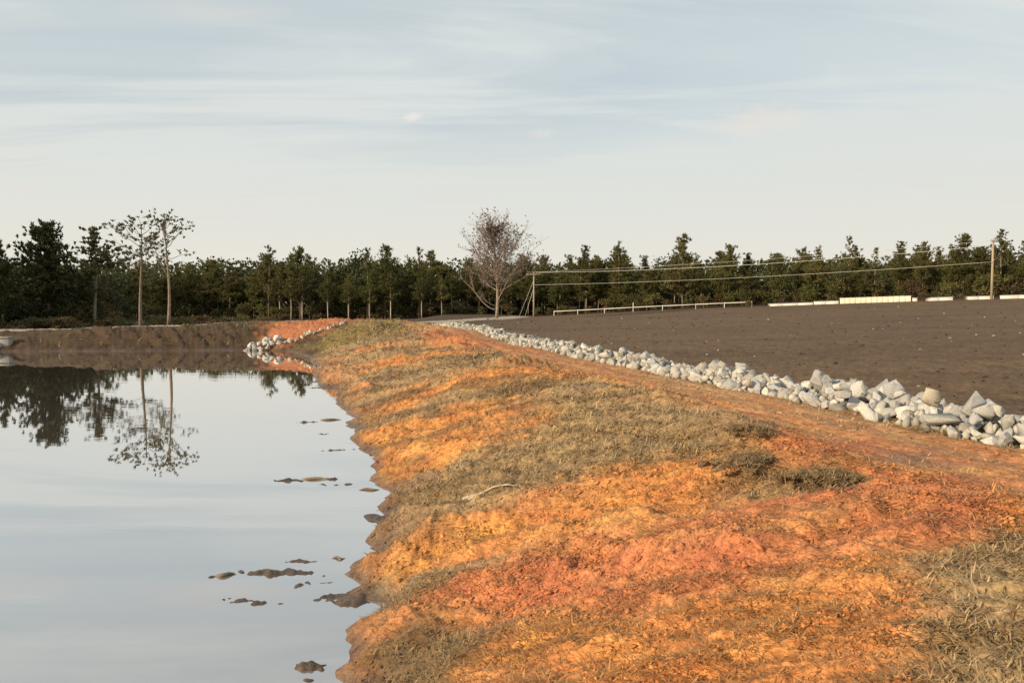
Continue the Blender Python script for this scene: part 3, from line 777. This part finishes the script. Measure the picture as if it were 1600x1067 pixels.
def leafy(seed, H=6., rx=2.4, mat='needle_dark', n=34, leaf=.34, trunk_h=.35, per=55, low=.12, stems=1):
    g = np.random.default_rng(seed); trunk = MB()
    zz = np.linspace(0, 1, 5)
    C = []
    for k in range(n):
        a = g.uniform(0, 6.28); f = g.uniform(low, .93); rr = rx * math.sqrt(max(.02, 1 - (f * 1.9 - .95) ** 2)) * g.random() ** .5 * .85
        C.append((rr * math.cos(a), rr * math.sin(a), f * H))
    C = np.array(C)
    for s_ in range(stems):
        a = g.uniform(0, 6.28); off = np.array([math.cos(a), math.sin(a), 0]) * (.25 if stems > 1 else 0)
        trunk.tube(np.stack([off[0] + off[0] * 2 * zz + .1 * np.sin(zz * 4 + s_), off[1] + off[1] * 2 * zz + 0 * zz, zz * H * .8], 1), np.linspace(.10 if stems == 1 else .05, .02, 5) * H / 7, 5)
    for c in C[::2]:
        b = np.array([c[0] * .1, c[1] * .1, c[2] * .62]); trunk.tube(np.array([b, (b + c) / 2 + [0, 0, .1], c]), [.04, .025, .01], 3, cap=False)
    R = g.uniform(.45, .85, n) * rx * .42
    pts = (C[:, None] + g.normal(size=(n, per, 3)) * (R[:, None, None] * np.array([.62, .62, .48]))).reshape(-1, 3)
    pts[:, 2] = np.maximum(pts[:, 2], .05 * H)
    D = unit(pts - C.repeat(per, 0)) + np.array([0, 0, .4])
    V, F = tufts(pts, D, np.full(len(pts), leaf), leaf * .55, 1, g, .7)
    return dict(H=H, parts=[('trunk', trunk.mesh('leafy_trunk', M['bark'], True)), ('crown', mesh_np('leafy_crown', V, F, M[mat]))])

PROTO = {}
def place(kind, protos, x, y, H, name, label, cat, group=None, rz=None, wide=1.0):
    key = random.choice(protos); pr = PROTO[key]
    gz = ground_z(x, y) - .05; s = H / pr['H']
    t = thing(name, label, cat, (x, y, gz), random.uniform(0, 6.28) if rz is None else rz, group)
    t.scale = (s * wide, s * wide, s)
    for nm, me in pr['parts']: link(nm, me, t)
    return t

for k in range(4): PROTO['cone%d' % k] = pine(100 + k, 12, .18 + .06 * k, 3.3, 'cone', .62, tl=.66, tw=.085, tn=9)
for k in range(3): PROTO['thin%d' % k] = pine(120 + k, 12, .25, 2.3, 'cone', .85, (2, 4), tl=.62, tw=.085, tn=9)
for k in range(4): PROTO['egg%d' % k] = pine(140 + k, 12, .30 + .04 * k, 3.1, 'egg', .60, tl=.64, tw=.085, tn=9)
for k in range(3): PROTO['pale%d' % k] = pine(160 + k, 12, .40, 2.8, 'egg', .6, tl=.62, tw=.085, tn=9, pale=True, tr=.14)
for k in range(2): PROTO['broad%d' % k] = pine(180 + k, 11, .10, 4.0, 'cone', .42, (4, 7), tl=.45, tn=9, mat='needle_dark')
PROTO['open0'] = pine(190, 12, .40, 3.1, 'egg', .55, (3, 5), tl=.42, tn=11, mat='needle_far')
PROTO['tall0'] = pine(201, 13, .46, 2.8, 'open', .55, (2, 4), tl=.40, tw=.07, tn=9, ends=True, mat='needle_far', tr=.15)
PROTO['tall1'] = pine(207, 13, .52, 2.9, 'open', .66, (2, 4), tl=.40, tw=.07, tn=9, ends=True, mat='needle_far', fork=True, tr=.16)
for k in range(3): PROTO['dense%d' % k] = leafy(220 + k, 8, 3.0, 'needle_dark')
for k in range(3): PROTO['brush%d' % k] = leafy(240 + k, 2.6, 1.5, 'brush', 16, .24, per=50, low=.15, stems=4)
for k in range(2): PROTO['bush%d' % k] = leafy(250 + k, 2.6, 1.5, 'needle', 16, .24, per=50, low=.15, stems=4)

def spot(u, D):
    return (u - 800) / FPX * D, D
def tree_h(u, vt, D):
    x, y = spot(u, D); return 3 + (480 - vt) / FPX * D - ground_z(x, y)

# trees one can point out: photo column and top row are only used to choose their size; each stands at its own distance
NAMED = [
 (6, 374, 84, ['egg0'], 'pine_tree', 'rounded dark pine cut by the left edge of the photo', 1.0),
 (76, 346, 82, ['broad0'], 'pine_tree', 'broad dark pine with a high domed top, second tree from the left edge', 1.05),
 (150, 354, 84, ['open0'], 'pine_tree', 'pine with loose rounded crown just left of the two tallest thin pines', 1.3),
 (220, 328, 64, ['tall0'], 'pine_tree', 'left one of the two tall sparse pines by the pond, straight dark bare trunk', 1.35),
 (264, 328, 62, ['tall1'], 'pine_tree', 'right one of the two tall sparse pines by the pond, forked with open crown', 1.25),
 (421, 383, 158, ['thin0'], 'pine_tree', 'thin pointed pine top rising left of the red clay bank', .9),
 (469, 385, 158, ['cone1'], 'pine_tree', 'pointed pine standing above the red clay bank', .8),
 (575, 386, 158, ['thin1'], 'pine_tree', 'narrow pine top behind the crest of the dam, left of a twin', .9),
 (602, 382, 158, ['cone2'], 'pine_tree', 'bushy pine top behind the crest of the dam, right of a narrow one', .9),
 (655, 385, 158, ['thin2'], 'pine_tree', 'slim pine with ragged top left of the big bare tree', .8),
 (915, 383, 152, ['egg2'], 'pine_tree', 'tufted pine standing right of the near utility pole, behind the wires', .95),
 (966, 376, 150, ['thin0'], 'pine_tree', 'thin pine with a sparse spiky top behind the power lines', .75),
 (1066, 365, 143, ['cone0'], 'pine_tree', 'tall cone shaped pine behind the middle of the white rail fence', .95),
 (1138, 381, 140, ['cone2'], 'pine_tree', 'cone shaped pine where the upper wire begins to fade', .95),
 (1215, 398, 136, ['dense0'], 'evergreen_tree', 'dark round evergreen left of the cream wall, with deep shade below', .9),
 (1276, 384, 132, ['egg1'], 'pine_tree', 'open topped pine above the left end of the cream wall', 1.0),
 (1324, 368, 130, ['thin1'], 'pine_tree', 'narrow pine with ragged leaning top above the cream wall', .85),
 (1366, 386, 128, ['thin2'], 'pine_tree', 'small pine top above the middle of the cream wall', 1.0),
 (1402, 386, 126, ['egg3'], 'pine_tree', 'rounded pine top above the right end of the cream wall', .8),
 (1441, 377, 124, ['cone3'], 'pine_tree', 'cone shaped pine just right of the cream wall end', .9),
 (1502, 365, 122, ['cone1'], 'pine_tree', 'large layered pine just left of the tall right-hand utility pole', 1.0),
 (1562, 358, 120, ['open0'], 'pine_tree', 'tall pine whose open crown rises behind the right-hand utility pole', .9),
 (1602, 372, 118, ['cone0'], 'pine_tree', 'pine cut by the right edge of the photo', .95),
]
for (u, vt, D, pr, nm, lab, wd) in NAMED:
    x, y = spot(u, D)
    place('named', pr, x, y, tree_h(u, vt, D), nm, lab, 'tree', wide=wd, rz=0 if pr[0] == 'tall1' else None)
for k, (u, vt, side) in enumerate(((455, 425, 'left'), (473, 420, 'middle'), (512, 424, 'right'), (545, 430, 'l2'), (578, 428, ''), (611, 424, ''), (659, 424, ''), (690, 430, ''))):
    x, y = spot(u, 154.5)
    place('pale', ['pale%d' % (k % 3)], x, y, tree_h(u, vt, 154.5), 'pine_tree', '%s from the left of eight pale trunked pines along the forest front behind the dam' % ('first', 'second', 'third', 'fourth', 'fifth', 'sixth', 'seventh', 'last')[k], 'tree', 'pale trunked pines behind the dam')

def front(u):
    return float(np.interp(u, [-200, 0, 100, 150, 210, 290, 420, 700, 830, 900, 1065, 1200, 1400, 1600, 1800], [86, 86, 88, 100, 150, 175, 160, 157, 158, 150, 141, 134, 124, 116, 110]))

def segment(u):
    if u < 150: return 'at the dark left end of the tree line'
    if u < 420: return 'behind the far bank of the pond'
    if u < 690: return 'behind the crest of the clay dam'
    if u < 850: return 'around the big bare tree'
    if u < 1190: return 'behind the white rail fence'
    if u < 1440: return 'behind the cream wall'
    return 'around the right-hand utility pole'

def build_forest():
    g = np.random.default_rng(61); front_row = {}
    for row, (off, sp) in enumerate(((3, 5.2), (8.5, 5.0), (15, 5.5), (24, 6.5))):
        u = -120.0 + g.uniform(0, 20)
        while u < 1730:
            D = front(u) + off + g.uniform(-1.8, 1.8)
            lo = np.interp(u, [0, 140, 200, 300, 380, 700, 900, 1100, 1300, 1600], [404, 412, 412, 408, 405, 404, 402, 400, 394, 384])
            vt = lo + 4 + g.normal(0, 9) + (14 if row == 0 else 5 if row == 1 else 0)
            x, y = spot(u, D); H = tree_h(u, vt, D)
            a = g.random()
            where = segment(u); rowname = 'front row' if row == 0 else 'second row' if row == 1 else 'rear rows'
            if u < 150:
                place('f', ['dense0', 'dense1', 'dense2', 'broad0', 'broad1'], x, y, H, 'evergreen_tree', 'dark dense evergreen in the %s %s' % (rowname, where), 'tree', 'dark evergreens, %s, %s' % (rowname, where), wide=1.15)
            elif a < (.16 if row == 0 else .18):
                t_ = place('f', ['dense0', 'dense1', 'dense2'], x, y, H * .95, 'evergreen_tree', 'dark rounded evergreen in the %s %s' % (rowname, where), 'tree', 'rounded evergreens, %s, %s' % (rowname, where), wide=.95)
                if row < 2: front_row.setdefault((where, rowname, 'dark rounded evergreen'), []).append(t_)
            else:
                kinds = ['egg0', 'egg1', 'egg2', 'egg3', 'cone0', 'cone1', 'cone2', 'cone3']
                if row == 0 and 420 < u < 720: kinds = ['pale0', 'pale1', 'pale2', 'egg0']
                t_ = place('f', kinds, x, y, H, 'pine_tree', 'olive green pine in the %s %s' % (rowname, where), 'tree', 'pines, %s, %s' % (rowname, where), wide=1.15)
                if row < 2: front_row.setdefault((where, rowname, 'olive pine'), []).append(t_)
            u += sp / D * FPX * g.uniform(.75, 1.25)
    ORD = ('first', 'second', 'third', 'fourth', 'fifth', 'sixth', 'seventh', 'eighth', 'ninth', 'tenth', 'eleventh', 'twelfth', 'thirteenth', 'fourteenth', 'fifteenth', 'sixteenth', 'seventeenth', 'eighteenth', 'nineteenth', 'twentieth')
    for (where, rowname, what), ts in front_row.items():
        for k, t_ in enumerate(ts): t_['label'] = '%s %s from left, %s, %s' % (ORD[min(k, 19)], what, rowname, where)
    # undergrowth along the front of the wood
    u = 100.0
    while u < 1700:
        D = front(u) + g.uniform(-.5, 3); x, y = spot(u, D)
        brown = g.random() < .55
        place('b', ['brush0', 'brush1', 'brush2'] if brown else ['bush0', 'bush1'], x, y, g.uniform(1.4, 3.6), 'shrub',
              ('brown leggy shrub below trees %s' if brown else 'green shrub below trees %s') % segment(u), 'shrub', ('brown shrubs %s' if brown else 'green shrubs %s') % segment(u), wide=1.1)
        u += g.uniform(14, 30)
    # low thicket on the lower ground behind the far bank
    for k in range(50):
        u = g.uniform(-60, 440); D = g.uniform(66, 120) if u > 130 else g.uniform(64, 80); x, y = spot(u, D)
        if x > -15 - .05 * (D - 60): continue
        place('b', ['brush0', 'brush1', 'bush0', 'bush1', 'brush2'], x, y, g.uniform(.9, 1.7), 'shrub', 'low shrub in the thicket just behind the road on the far bank', 'shrub', 'low thicket behind the far bank', wide=1.5)
    # trees round the left side of the pond, outside the picture; they shade the far left bank
    for x, y, H in ((-64, 66, 15), (-72, 58, 16), (-82, 62, 16), (-70, 76, 15), (-92, 54, 17), (-62, 76, 13), (-84, 74, 15), (-100, 62, 16), (-104, 44, 16), (-60, 60, 12)):
        place('s', ['dense0', 'dense1', 'broad0', 'broad1'], x, y, H, 'evergreen_tree', 'tall dark evergreen beyond the left side of the pond', 'tree', 'evergreens beyond the left side of the pond', wide=1.1)
    # deep wood behind
    N = 105000; uu = g.uniform(-160, 1760, N)
    DD = np.interp(uu, [-200, 100, 150, 210, 290, 420, 700, 900, 1200, 1600, 1800], [125, 125, 140, 185, 215, 196, 190, 185, 168, 150, 145]) + g.uniform(0, 14, N)
    X = (uu - 800) / FPX * DD; Zg = height(X, DD)[0]
    top = (3 + (480 - np.interp(uu, [-200, 200, 300, 700, 1000, 1700], [422, 419, 414, 416, 417, 408])) / FPX * DD) + noise(X * .22, DD * .2, 151) * 2.0 + noise(X * .6, DD * .5, 152) * .8
    fr = g.random(N) ** 1.25; fr[:26000] *= .38
    P = np.stack([X, DD, Zg + (top - Zg) * fr], 1)
    V, F = tufts(P, np.repeat([[0, 0, .5]], N, 0), np.full(N, .8), .5, 1, g, 1.0)
    link('deep_wood', mesh_np('deep_wood', V, F, M['needle_dark']), kind='stuff', label='dense dark wood behind the rows of pines', category='wood')
build_forest()

def bare_tree():
    g = np.random.default_rng(77)
    x, y = spot(776, 112); gz = ground_z(x, y); H = 3 + (480 - 322) / FPX * 112 - gz
    t = thing('bare_tree', 'big leafless tree with an egg shaped crown of fine reddish twigs', 'tree', (x, y, gz - .05))
    tr, br, tw = MB(), MB(), MB(); LP, LD = [], []
    zz = np.linspace(0, 1, 10)
    lead = np.stack([.35 * np.sin(zz * 4) - .5 * zz, .15 * np.sin(zz * 4), zz * H * .96], 1)
    tr.tube(lead, .26 * (1 - zz) ** .75 + .02, 8)
    def lp(f): return np.array([np.interp(f, zz, lead[:, k]) for k in range(3)])
    def twig(p, d, L, lvl, r):
        m = 4; tt = np.linspace(0, 1, m)[:, None]
        d = unit(d); bendv = g.normal(size=3) * .18 + np.array([0, 0, .28])
        P = p + d * L * tt + bendv * L * tt * tt * .6
        (br if lvl < 2 else tw).tube(P, np.linspace(r, r * .45, m), 5 if lvl == 0 else 3, cap=False)
        if lvl == 3:
            if g.random() < .18: LP.append(P[-1]); LD.append(d + [0, 0, .6])
            return
        cnt = [8, 6, 4][lvl]
        for k in range(cnt):
            q = g.uniform(.28, 1.0) if k else 1.0
            b = np.array([np.interp(q, tt[:, 0], P[:, c]) for c in range(3)])
            nd = unit(P[-1] - P[0]) + g.normal(size=3) * [.55, .55, .6][lvl] + np.array([0, 0, .12])
            twig(b, nd, L * g.uniform(.32, .55), lvl + 1, max(r * .42, .011))
    for k in range(58):
        f = .30 + .66 * (k / 57) ** .9; ff = (f - .30) / .66
        prof = math.sin(min(1.0, .38 + ff * .62) * math.pi) ** .85
        a = k * 2.4 + g.uniform(-.3, .3); el = math.radians(28 + 38 * ff)
        L = (6.4 * prof + .8) * g.uniform(.5, 1.2)
        twig(lp(f), np.array([math.cos(a) * math.cos(el), math.sin(a) * math.cos(el), math.sin(el)]), L * .82, 0, .07 * (1 - ff) + .03)
    # the bright low limbs
    def limb(pts, r0):
        P = np.array(pts, float); n = 14; s = np.linspace(0, 1, len(P)); q = np.linspace(0, 1, n)
        C = np.stack([np.interp(q, s, P[:, k]) for k in range(3)], 1)
        C[1:-1] = (C[:-2] + C[1:-1] * 2 + C[2:]) / 4
        br.tube(C, np.linspace(r0, .03, n), 6)
        for k in range(5, n):
            twig(C[k], unit(C[k] - C[k - 1]) + g.normal(size=3) * .5 + [0, 0, .3], g.uniform(.7, 1.3), 2, .025)
    limb([(0, 0, 1.6), (-1.2, -.4, 1.9), (-2.7, -.7, 3.4), (-4.0, -.9, 5.4), (-5.6, -1.0, 6.9), (-6.2, -1.0, 8.0)], .15)
    limb([(-3.8, -.9, 5.2), (-4.2, -.9, 6.4), (-4.4, -.9, 7.6)], .07)
    limb([(0, 0, 2.3), (-.9, -.5, 2.6), (-2.0, -.8, 3.4), (-2.6, -.9, 4.0)], .08)
    limb([(0, 0, 3.0), (1.0, -.5, 5.0), (1.9, -.8, 7.0), (3.0, -.8, 8.4)], .09)
    topz = max(np.concatenate(br.V)[:, 2].max(), np.concatenate(tw.V)[:, 2].max()); t.scale = (H / topz * 1.08, H / topz * 1.08, H / topz)
    link('trunk', tr.mesh('bare_trunk', M['bark_mid'], True), t); link('branches', br.mesh('bare_branches', M['bark_mid'], True), t)
    link('twigs', tw.mesh('bare_twigs', M['twig']), t)
    LP_, LD_ = np.array(LP), np.array(LD); V, F = tufts(LP_, LD_, np.full(len(LP_), .30), .13, 3, g, .6)
    link('dead_leaves', mesh_np('dead_leaves', V, F, M['dead_leaf']), t)
bare_tree()

# ------------------------------------------------------------------ power line
def pole(u, D, vtop, label, arm_len, arm_rz):
    x, y = spot(u, D); gz = ground_z(x, y); H = 3 + (480 - vtop) / FPX * D - gz
    t = thing('utility_pole', label, 'utility pole', (x, y, gz - .1))
    m = MB(); m.tube([(0, 0, 0), (.0, 0, H * .5), (0, 0, H + .1)], np.array([.19, .165, .13]) * (H / 9.0 if H < 9 else .85), 10); link('shaft', m.mesh('pole_shaft', M['wood'], True), t)
    m = MB(); m.box((0, -.17, H - .28), (arm_len, .12, .15), 0, .01); a = link('crossarm', m.mesh('crossarm', M['wood']), t); a.rotation_euler = (0, 0, arm_rz)
    for s in (-.46, 0, .46):
        m = MB(); m.tube([(0, 0, 0), (0, 0, .08), (0, 0, .1), (0, 0, .2), (0, 0, .24)], [.03, .03, .07, .07, .02], 8)
        q = link('insulator', m.mesh('insulator', M['insul'], True), t)
        q.location = (Matrix.Rotation(arm_rz, 3, 'Z') @ Vector((s * arm_len, -.17, H - .205)))
    m = MB(); m.box((.0, -.2, H * .66), (.16, .12, .3), 0, .01); link('bracket', m.mesh('wire_bracket', M['insul']), t)
    return Vector((x, y, gz)), H
P1, H1 = pole(834, 146, 426, 'shorter pale wooden utility pole with crossarm near the bare tree', 2.9, -.15)
P2, H2 = pole(1548, 110.5, 374, 'tall thin utility pole standing among the pines near the right edge', 1.8, .5)

def wire(a, b, sag, r, label):
    t = np.linspace(0, 1, 40)[:, None]; P = np.array(a) + (np.array(b) - np.array(a)) * t
    P[:, 2] -= sag * 4 * (t[:, 0] * (1 - t[:, 0]))
    m = MB(); m.tube(P, r, 5); o = link('power_wire', m.mesh('power_wire', M['wire'], True)); o['label'] = label; o['category'] = 'wire'
def offs(P, h, dx=0, dy=0): return (P.x + dx, P.y + dy, P.z + h)
wire(offs(P1, H1 - .02, .4, -.25), offs(P2, H2 - 1.0, -.5, -.3), .85, .036, 'lower thick bright wire of the top pair between the two utility poles')
wire(offs(P1, H1 + .02, -1.2, -.1), offs(P2, H2 - .2, .6, .2), .55, .02, 'thin upper wire strung between the tops of the two utility poles')
wire(offs(P1, H1 * .72, .15, -.25), offs(P2, H2 * .62, -.15, -.2), .55, .026, 'bright cable strung halfway up between the two utility poles')
for k, (u0, lab) in enumerate(((811, 'slanting guy wire left of the short pole, the outer one'), (820, 'slanting guy wire left of the short pole, the inner one'))):
    xx, yy = spot(u0, 146.5); m = MB(); m.tube([(xx, yy, ground_z(xx, yy) - .1), (P1.x - .1, P1.y, P1.z + H1 * (.8 - .18 * k))], .032, 5)
    o = link('guy_wire', m.mesh('guy_wire', M['wire'], True)); o['label'] = lab; o['category'] = 'guy wire'

# ------------------------------------------------------------------ white fence and walls along the field edge
def edge_at(u, back=0.6):
    Y = (148 + 4.2 / 1.838) / ((u - 800) / FPX / 1.838 * 1.0 + 1.0) if False else 276.3 / ((u - 800) / FPX + 1.838)
    return (u - 800) / FPX * Y, Y + back
EDGE_RZ = math.atan2(-1 / 1.838, 1)

def build_fence():
    us = [866, 903, 945, 990, 1036, 1088, 1133, 1176]
    x0, y0 = edge_at(us[0]); z0 = ground_z(x0, y0)
    t = thing('rail_fence', 'white single rail fence on low posts along the far field edge', 'fence', (x0, y0, z0))
    tops = []
    for u in us:
        x, y = edge_at(u); z = ground_z(x, y); h = 1.75 if u == 990 else 1.0
        m = MB(); m.box((0, 0, h / 2 - .1), (.12, .12, h + .2), EDGE_RZ, .015); q = link('post', m.mesh('fence_post', M['white']), t)
        q.location = (x - x0, y - y0, z - z0); tops.append((x - x0, y - y0 - .12, z - z0 + .86))
    for a, b in zip(tops[:-1], tops[1:]):
        a, b = Vector(a), Vector(b); mid = (a + b) / 2; L = (b - a).length
        m = MB(); m.box((0, 0, 0), (L - .01, .05, .13), 0, .01); q = link('rail', m.mesh('fence_rail', M['white']), t)
        q.location = mid; q.rotation_euler = (0, -math.asin((b.z - a.z) / L), math.atan2(b.y - a.y, b.x - a.x))
build_fence()

def wall(u0, u1, h, label, mat='white', thick=.35, panels=0):
    x0, y0 = edge_at(u0, 1.0); x1, y1 = edge_at(u1, 1.0); z0, z1 = ground_z(x0, y0), ground_z(x1, y1)
    a, b = Vector((x0, y0, z0)), Vector((x1, y1, z1)); L = (b - a).length
    t = thing('low_wall', label, 'wall', a)
    t.rotation_euler = (0, -math.asin((b.z - a.z) / L), math.atan2(b.y - a.y, b.x - a.x))
    n = panels or max(1, round(L / 2.4))
    for k in range(n):
        w_ = L / n; dh = random.uniform(-.015, .015)
        m = MB(); m.box(((k + .5) * w_, random.uniform(-.015, .015), h / 2 - .25 + dh), (w_ - .03, thick, h + .5), 0, .02)
        link('panel', m.mesh('wall_panel', M[mat]), t)
    m = MB(); m.box((L / 2, 0, h + .05), (L + .06, thick + .1, .08), 0, .015); link('coping', m.mesh('wall_coping', M[mat]), t)
wall(1203, 1274, .30, 'thin low white wall left of the taller cream wall')
wall(1275, 1314, .42, 'short white wall joined to the left end of the cream wall')
wall(1316, 1428, .82, 'long cream panelled wall, tallest and warmest of the walls along the far field edge', 'cream', .4, 13)
wall(1430, 1438, .45, 'short white stub wall at the right end of the cream wall')
wall(1451, 1494, .42, 'white wall section between the cream wall and the right-hand utility pole')
wall(1511, 1558, .40, 'white wall section passing the foot of the right-hand utility pole')
wall(1568, 1660, .42, 'white wall section running out of the right edge of the photo')
for (u, h, lab) in ((1442, 1.5, 'dark round bush in the gap right of the cream wall'), (1502, 1.1, 'dark low bush in the gap left of the right-hand utility pole'),
                    (1168, 1.3, 'dark bush at the right end of the white rail fence'), (1195, .9, 'small dark bush left of the thin low white wall')):
    x, y = edge_at(u, 0.2); place('b', ['brush0', 'brush1'], x, y, h, 'shrub', lab, 'shrub', wide=.8)

# ------------------------------------------------------------------ small things
def outlet():
    x, y = -35.05, 50.6; t = thing('concrete_outlet', 'pale concrete outlet box in the far bank at the left edge', 'drain outlet', (x, y, 0), .05)
    m = MB(); m.box((0, .25, .42), (1.1, .5, .95), 0, .02); link('headwall', m.mesh('outlet_headwall', M['concrete']), t)
    m = MB(); m.box((0, .2, .93), (1.25, .62, .10), 0, .015); link('cap', m.mesh('outlet_cap', M['concrete']), t)
    m = MB(); m.tube([(-.1, .1, .35), (-.1, -.25, .34)], .24, 14); link('pipe', m.mesh('outlet_pipe', M['concrete'], True), t)
outlet()

def stick(pts, r, label):
    P = [(x, y, ground_z(x, y) + h) for x, y, h in pts]
    m = MB(); m.tube(P, np.linspace(r, r * .4, len(P)), 6); o = link('branch', m.mesh('branch', M['stick'], True)); o['label'] = label; o['category'] = 'branch'
stick([(-.56, 8.98, .03), (-.38, 8.95, .05), (-.22, 8.91, .035), (-.06, 8.83, .05), (.06, 8.76, .03)], .019, 'bleached branch lying across the straw near the waterline')
stick([(-.62, 9.02, .04), (-.42, 9.0, .04), (-.25, 9.02, .02)], .02, 'short bleached stick beside the longer bleached branch')

def floating(u, v, L, r, rz, label):
    dx = (u - 800) / FPX; D = 3 * FPX / (v - 480); x, y = dx * D, D
    P = np.array([(t * L * math.cos(rz), t * L * math.sin(rz) + .03 * math.sin(t * 7 + u), .012 * math.cos(t * 5)) for t in np.linspace(-.5, .5, 7)])
    m = MB(); m.tube(P, [r * .5, r, r * 1.1, r, r * .9, r * .7, r * .3], 6); o = link('twig', m.mesh('floating_twig', M['bark'])); o.location = (x, y, .006); o['label'] = label; o['category'] = 'twig'
floating(515, 657, .55, .03, .05, 'dark twig floating on the pond, farthest one along the dam')
floating(490, 751, .5, .026, -.1, 'dark twig floating beside the small mud spit of the dam')
floating(345, 905, .22, .02, .2, 'short dark twig floating left of the mud bars')
floating(525, 878, .16, .012, 0, 'thin short twig floating between the mud bars and the shore')
floating(575, 768, .34, .018, .1, 'thin dark twig floating close to the wet brown shore')

def sod(x, y, r, h, label, seed):
    g = np.random.default_rng(seed); z = ground_z(x, y)
    t = thing('sod_clump', label, 'sod clump', (x, y, z), -.25)
    VV, FF, CC, n = [], [], [], 0; tops = []
    for k in range(48):
        a = g.uniform(0, 6.28); q = math.sqrt(g.random()); q2 = h * (1 - q * q)
        c = np.array([math.cos(a) * q * r, math.sin(a) * q * r * .5, q2 * .45]); s_ = min(g.lognormal(math.log(.09), .35), .17) * r
        v, f = rock_mesh('sod', seed * 50 + k, 3)
        v = v * (1 + .20 * noise(v[:, 0] * 3 + v[:, 2] * 2 + k, v[:, 1] * 3 + v[:, 2] * 2, seed)[:, None])
        w_ = (v * s_ * np.array([1.2, 1, .8])) @ np.array(Euler(g.uniform(-.5, .5, 3)).to_matrix()).T + c
        b = .17 * (1 + .35 * noise(v[:, 0] * 5, v[:, 1] * 5 + v[:, 2] * 3, seed + 3)) * g.uniform(.7, 1.2)
        VV.append(w_); FF.append(f + n); n += len(v); CC.append(np.stack([b, b * .66, b * .38], 1))
        tops.append((w_[w_[:, 2] > c[2]]))
    link('soil', mesh_np('sod_soil', np.concatenate(VV), np.concatenate(FF), M['clod'], np.concatenate(CC)), t, kind='stuff')
    T = np.concatenate(tops); N = 1100; P = T[g.integers(0, len(T), N)] + g.normal(size=(N, 3)) * .012
    Cb = np.array([.42, .30, .15]) * g.uniform(.4, 1.3, (N, 1))
    V, F, Cc = blades(P, g.uniform(.05, .13, N), g.uniform(.004, .007, N), g.uniform(0, 6.28, N), g.uniform(-.3, .6, N), g.uniform(0, .8, N), Cb)
    link('dead_grass', mesh_np('sod_grass', V, F, M['straw'], Cc), t)
sod(2.66, 8.2, .30, .14, 'dark overturned sod at the tip of the straw patch beside the track', 901)
sod(2.22, 6.85, .42, .20, 'large dark grassy sod lying on the orange clay, left one of the pair', 902)
sod(2.72, 6.38, .36, .16, 'dark grassy sod on the orange clay, right one of the pair', 903)
sod(6.0, 10.35, .42, .13, 'mossy brown hump at the foot of the stone row', 904)
sod(-1.30, 8.62, .12, .12, 'dark root clump at the waterline beside the wet mud', 905)
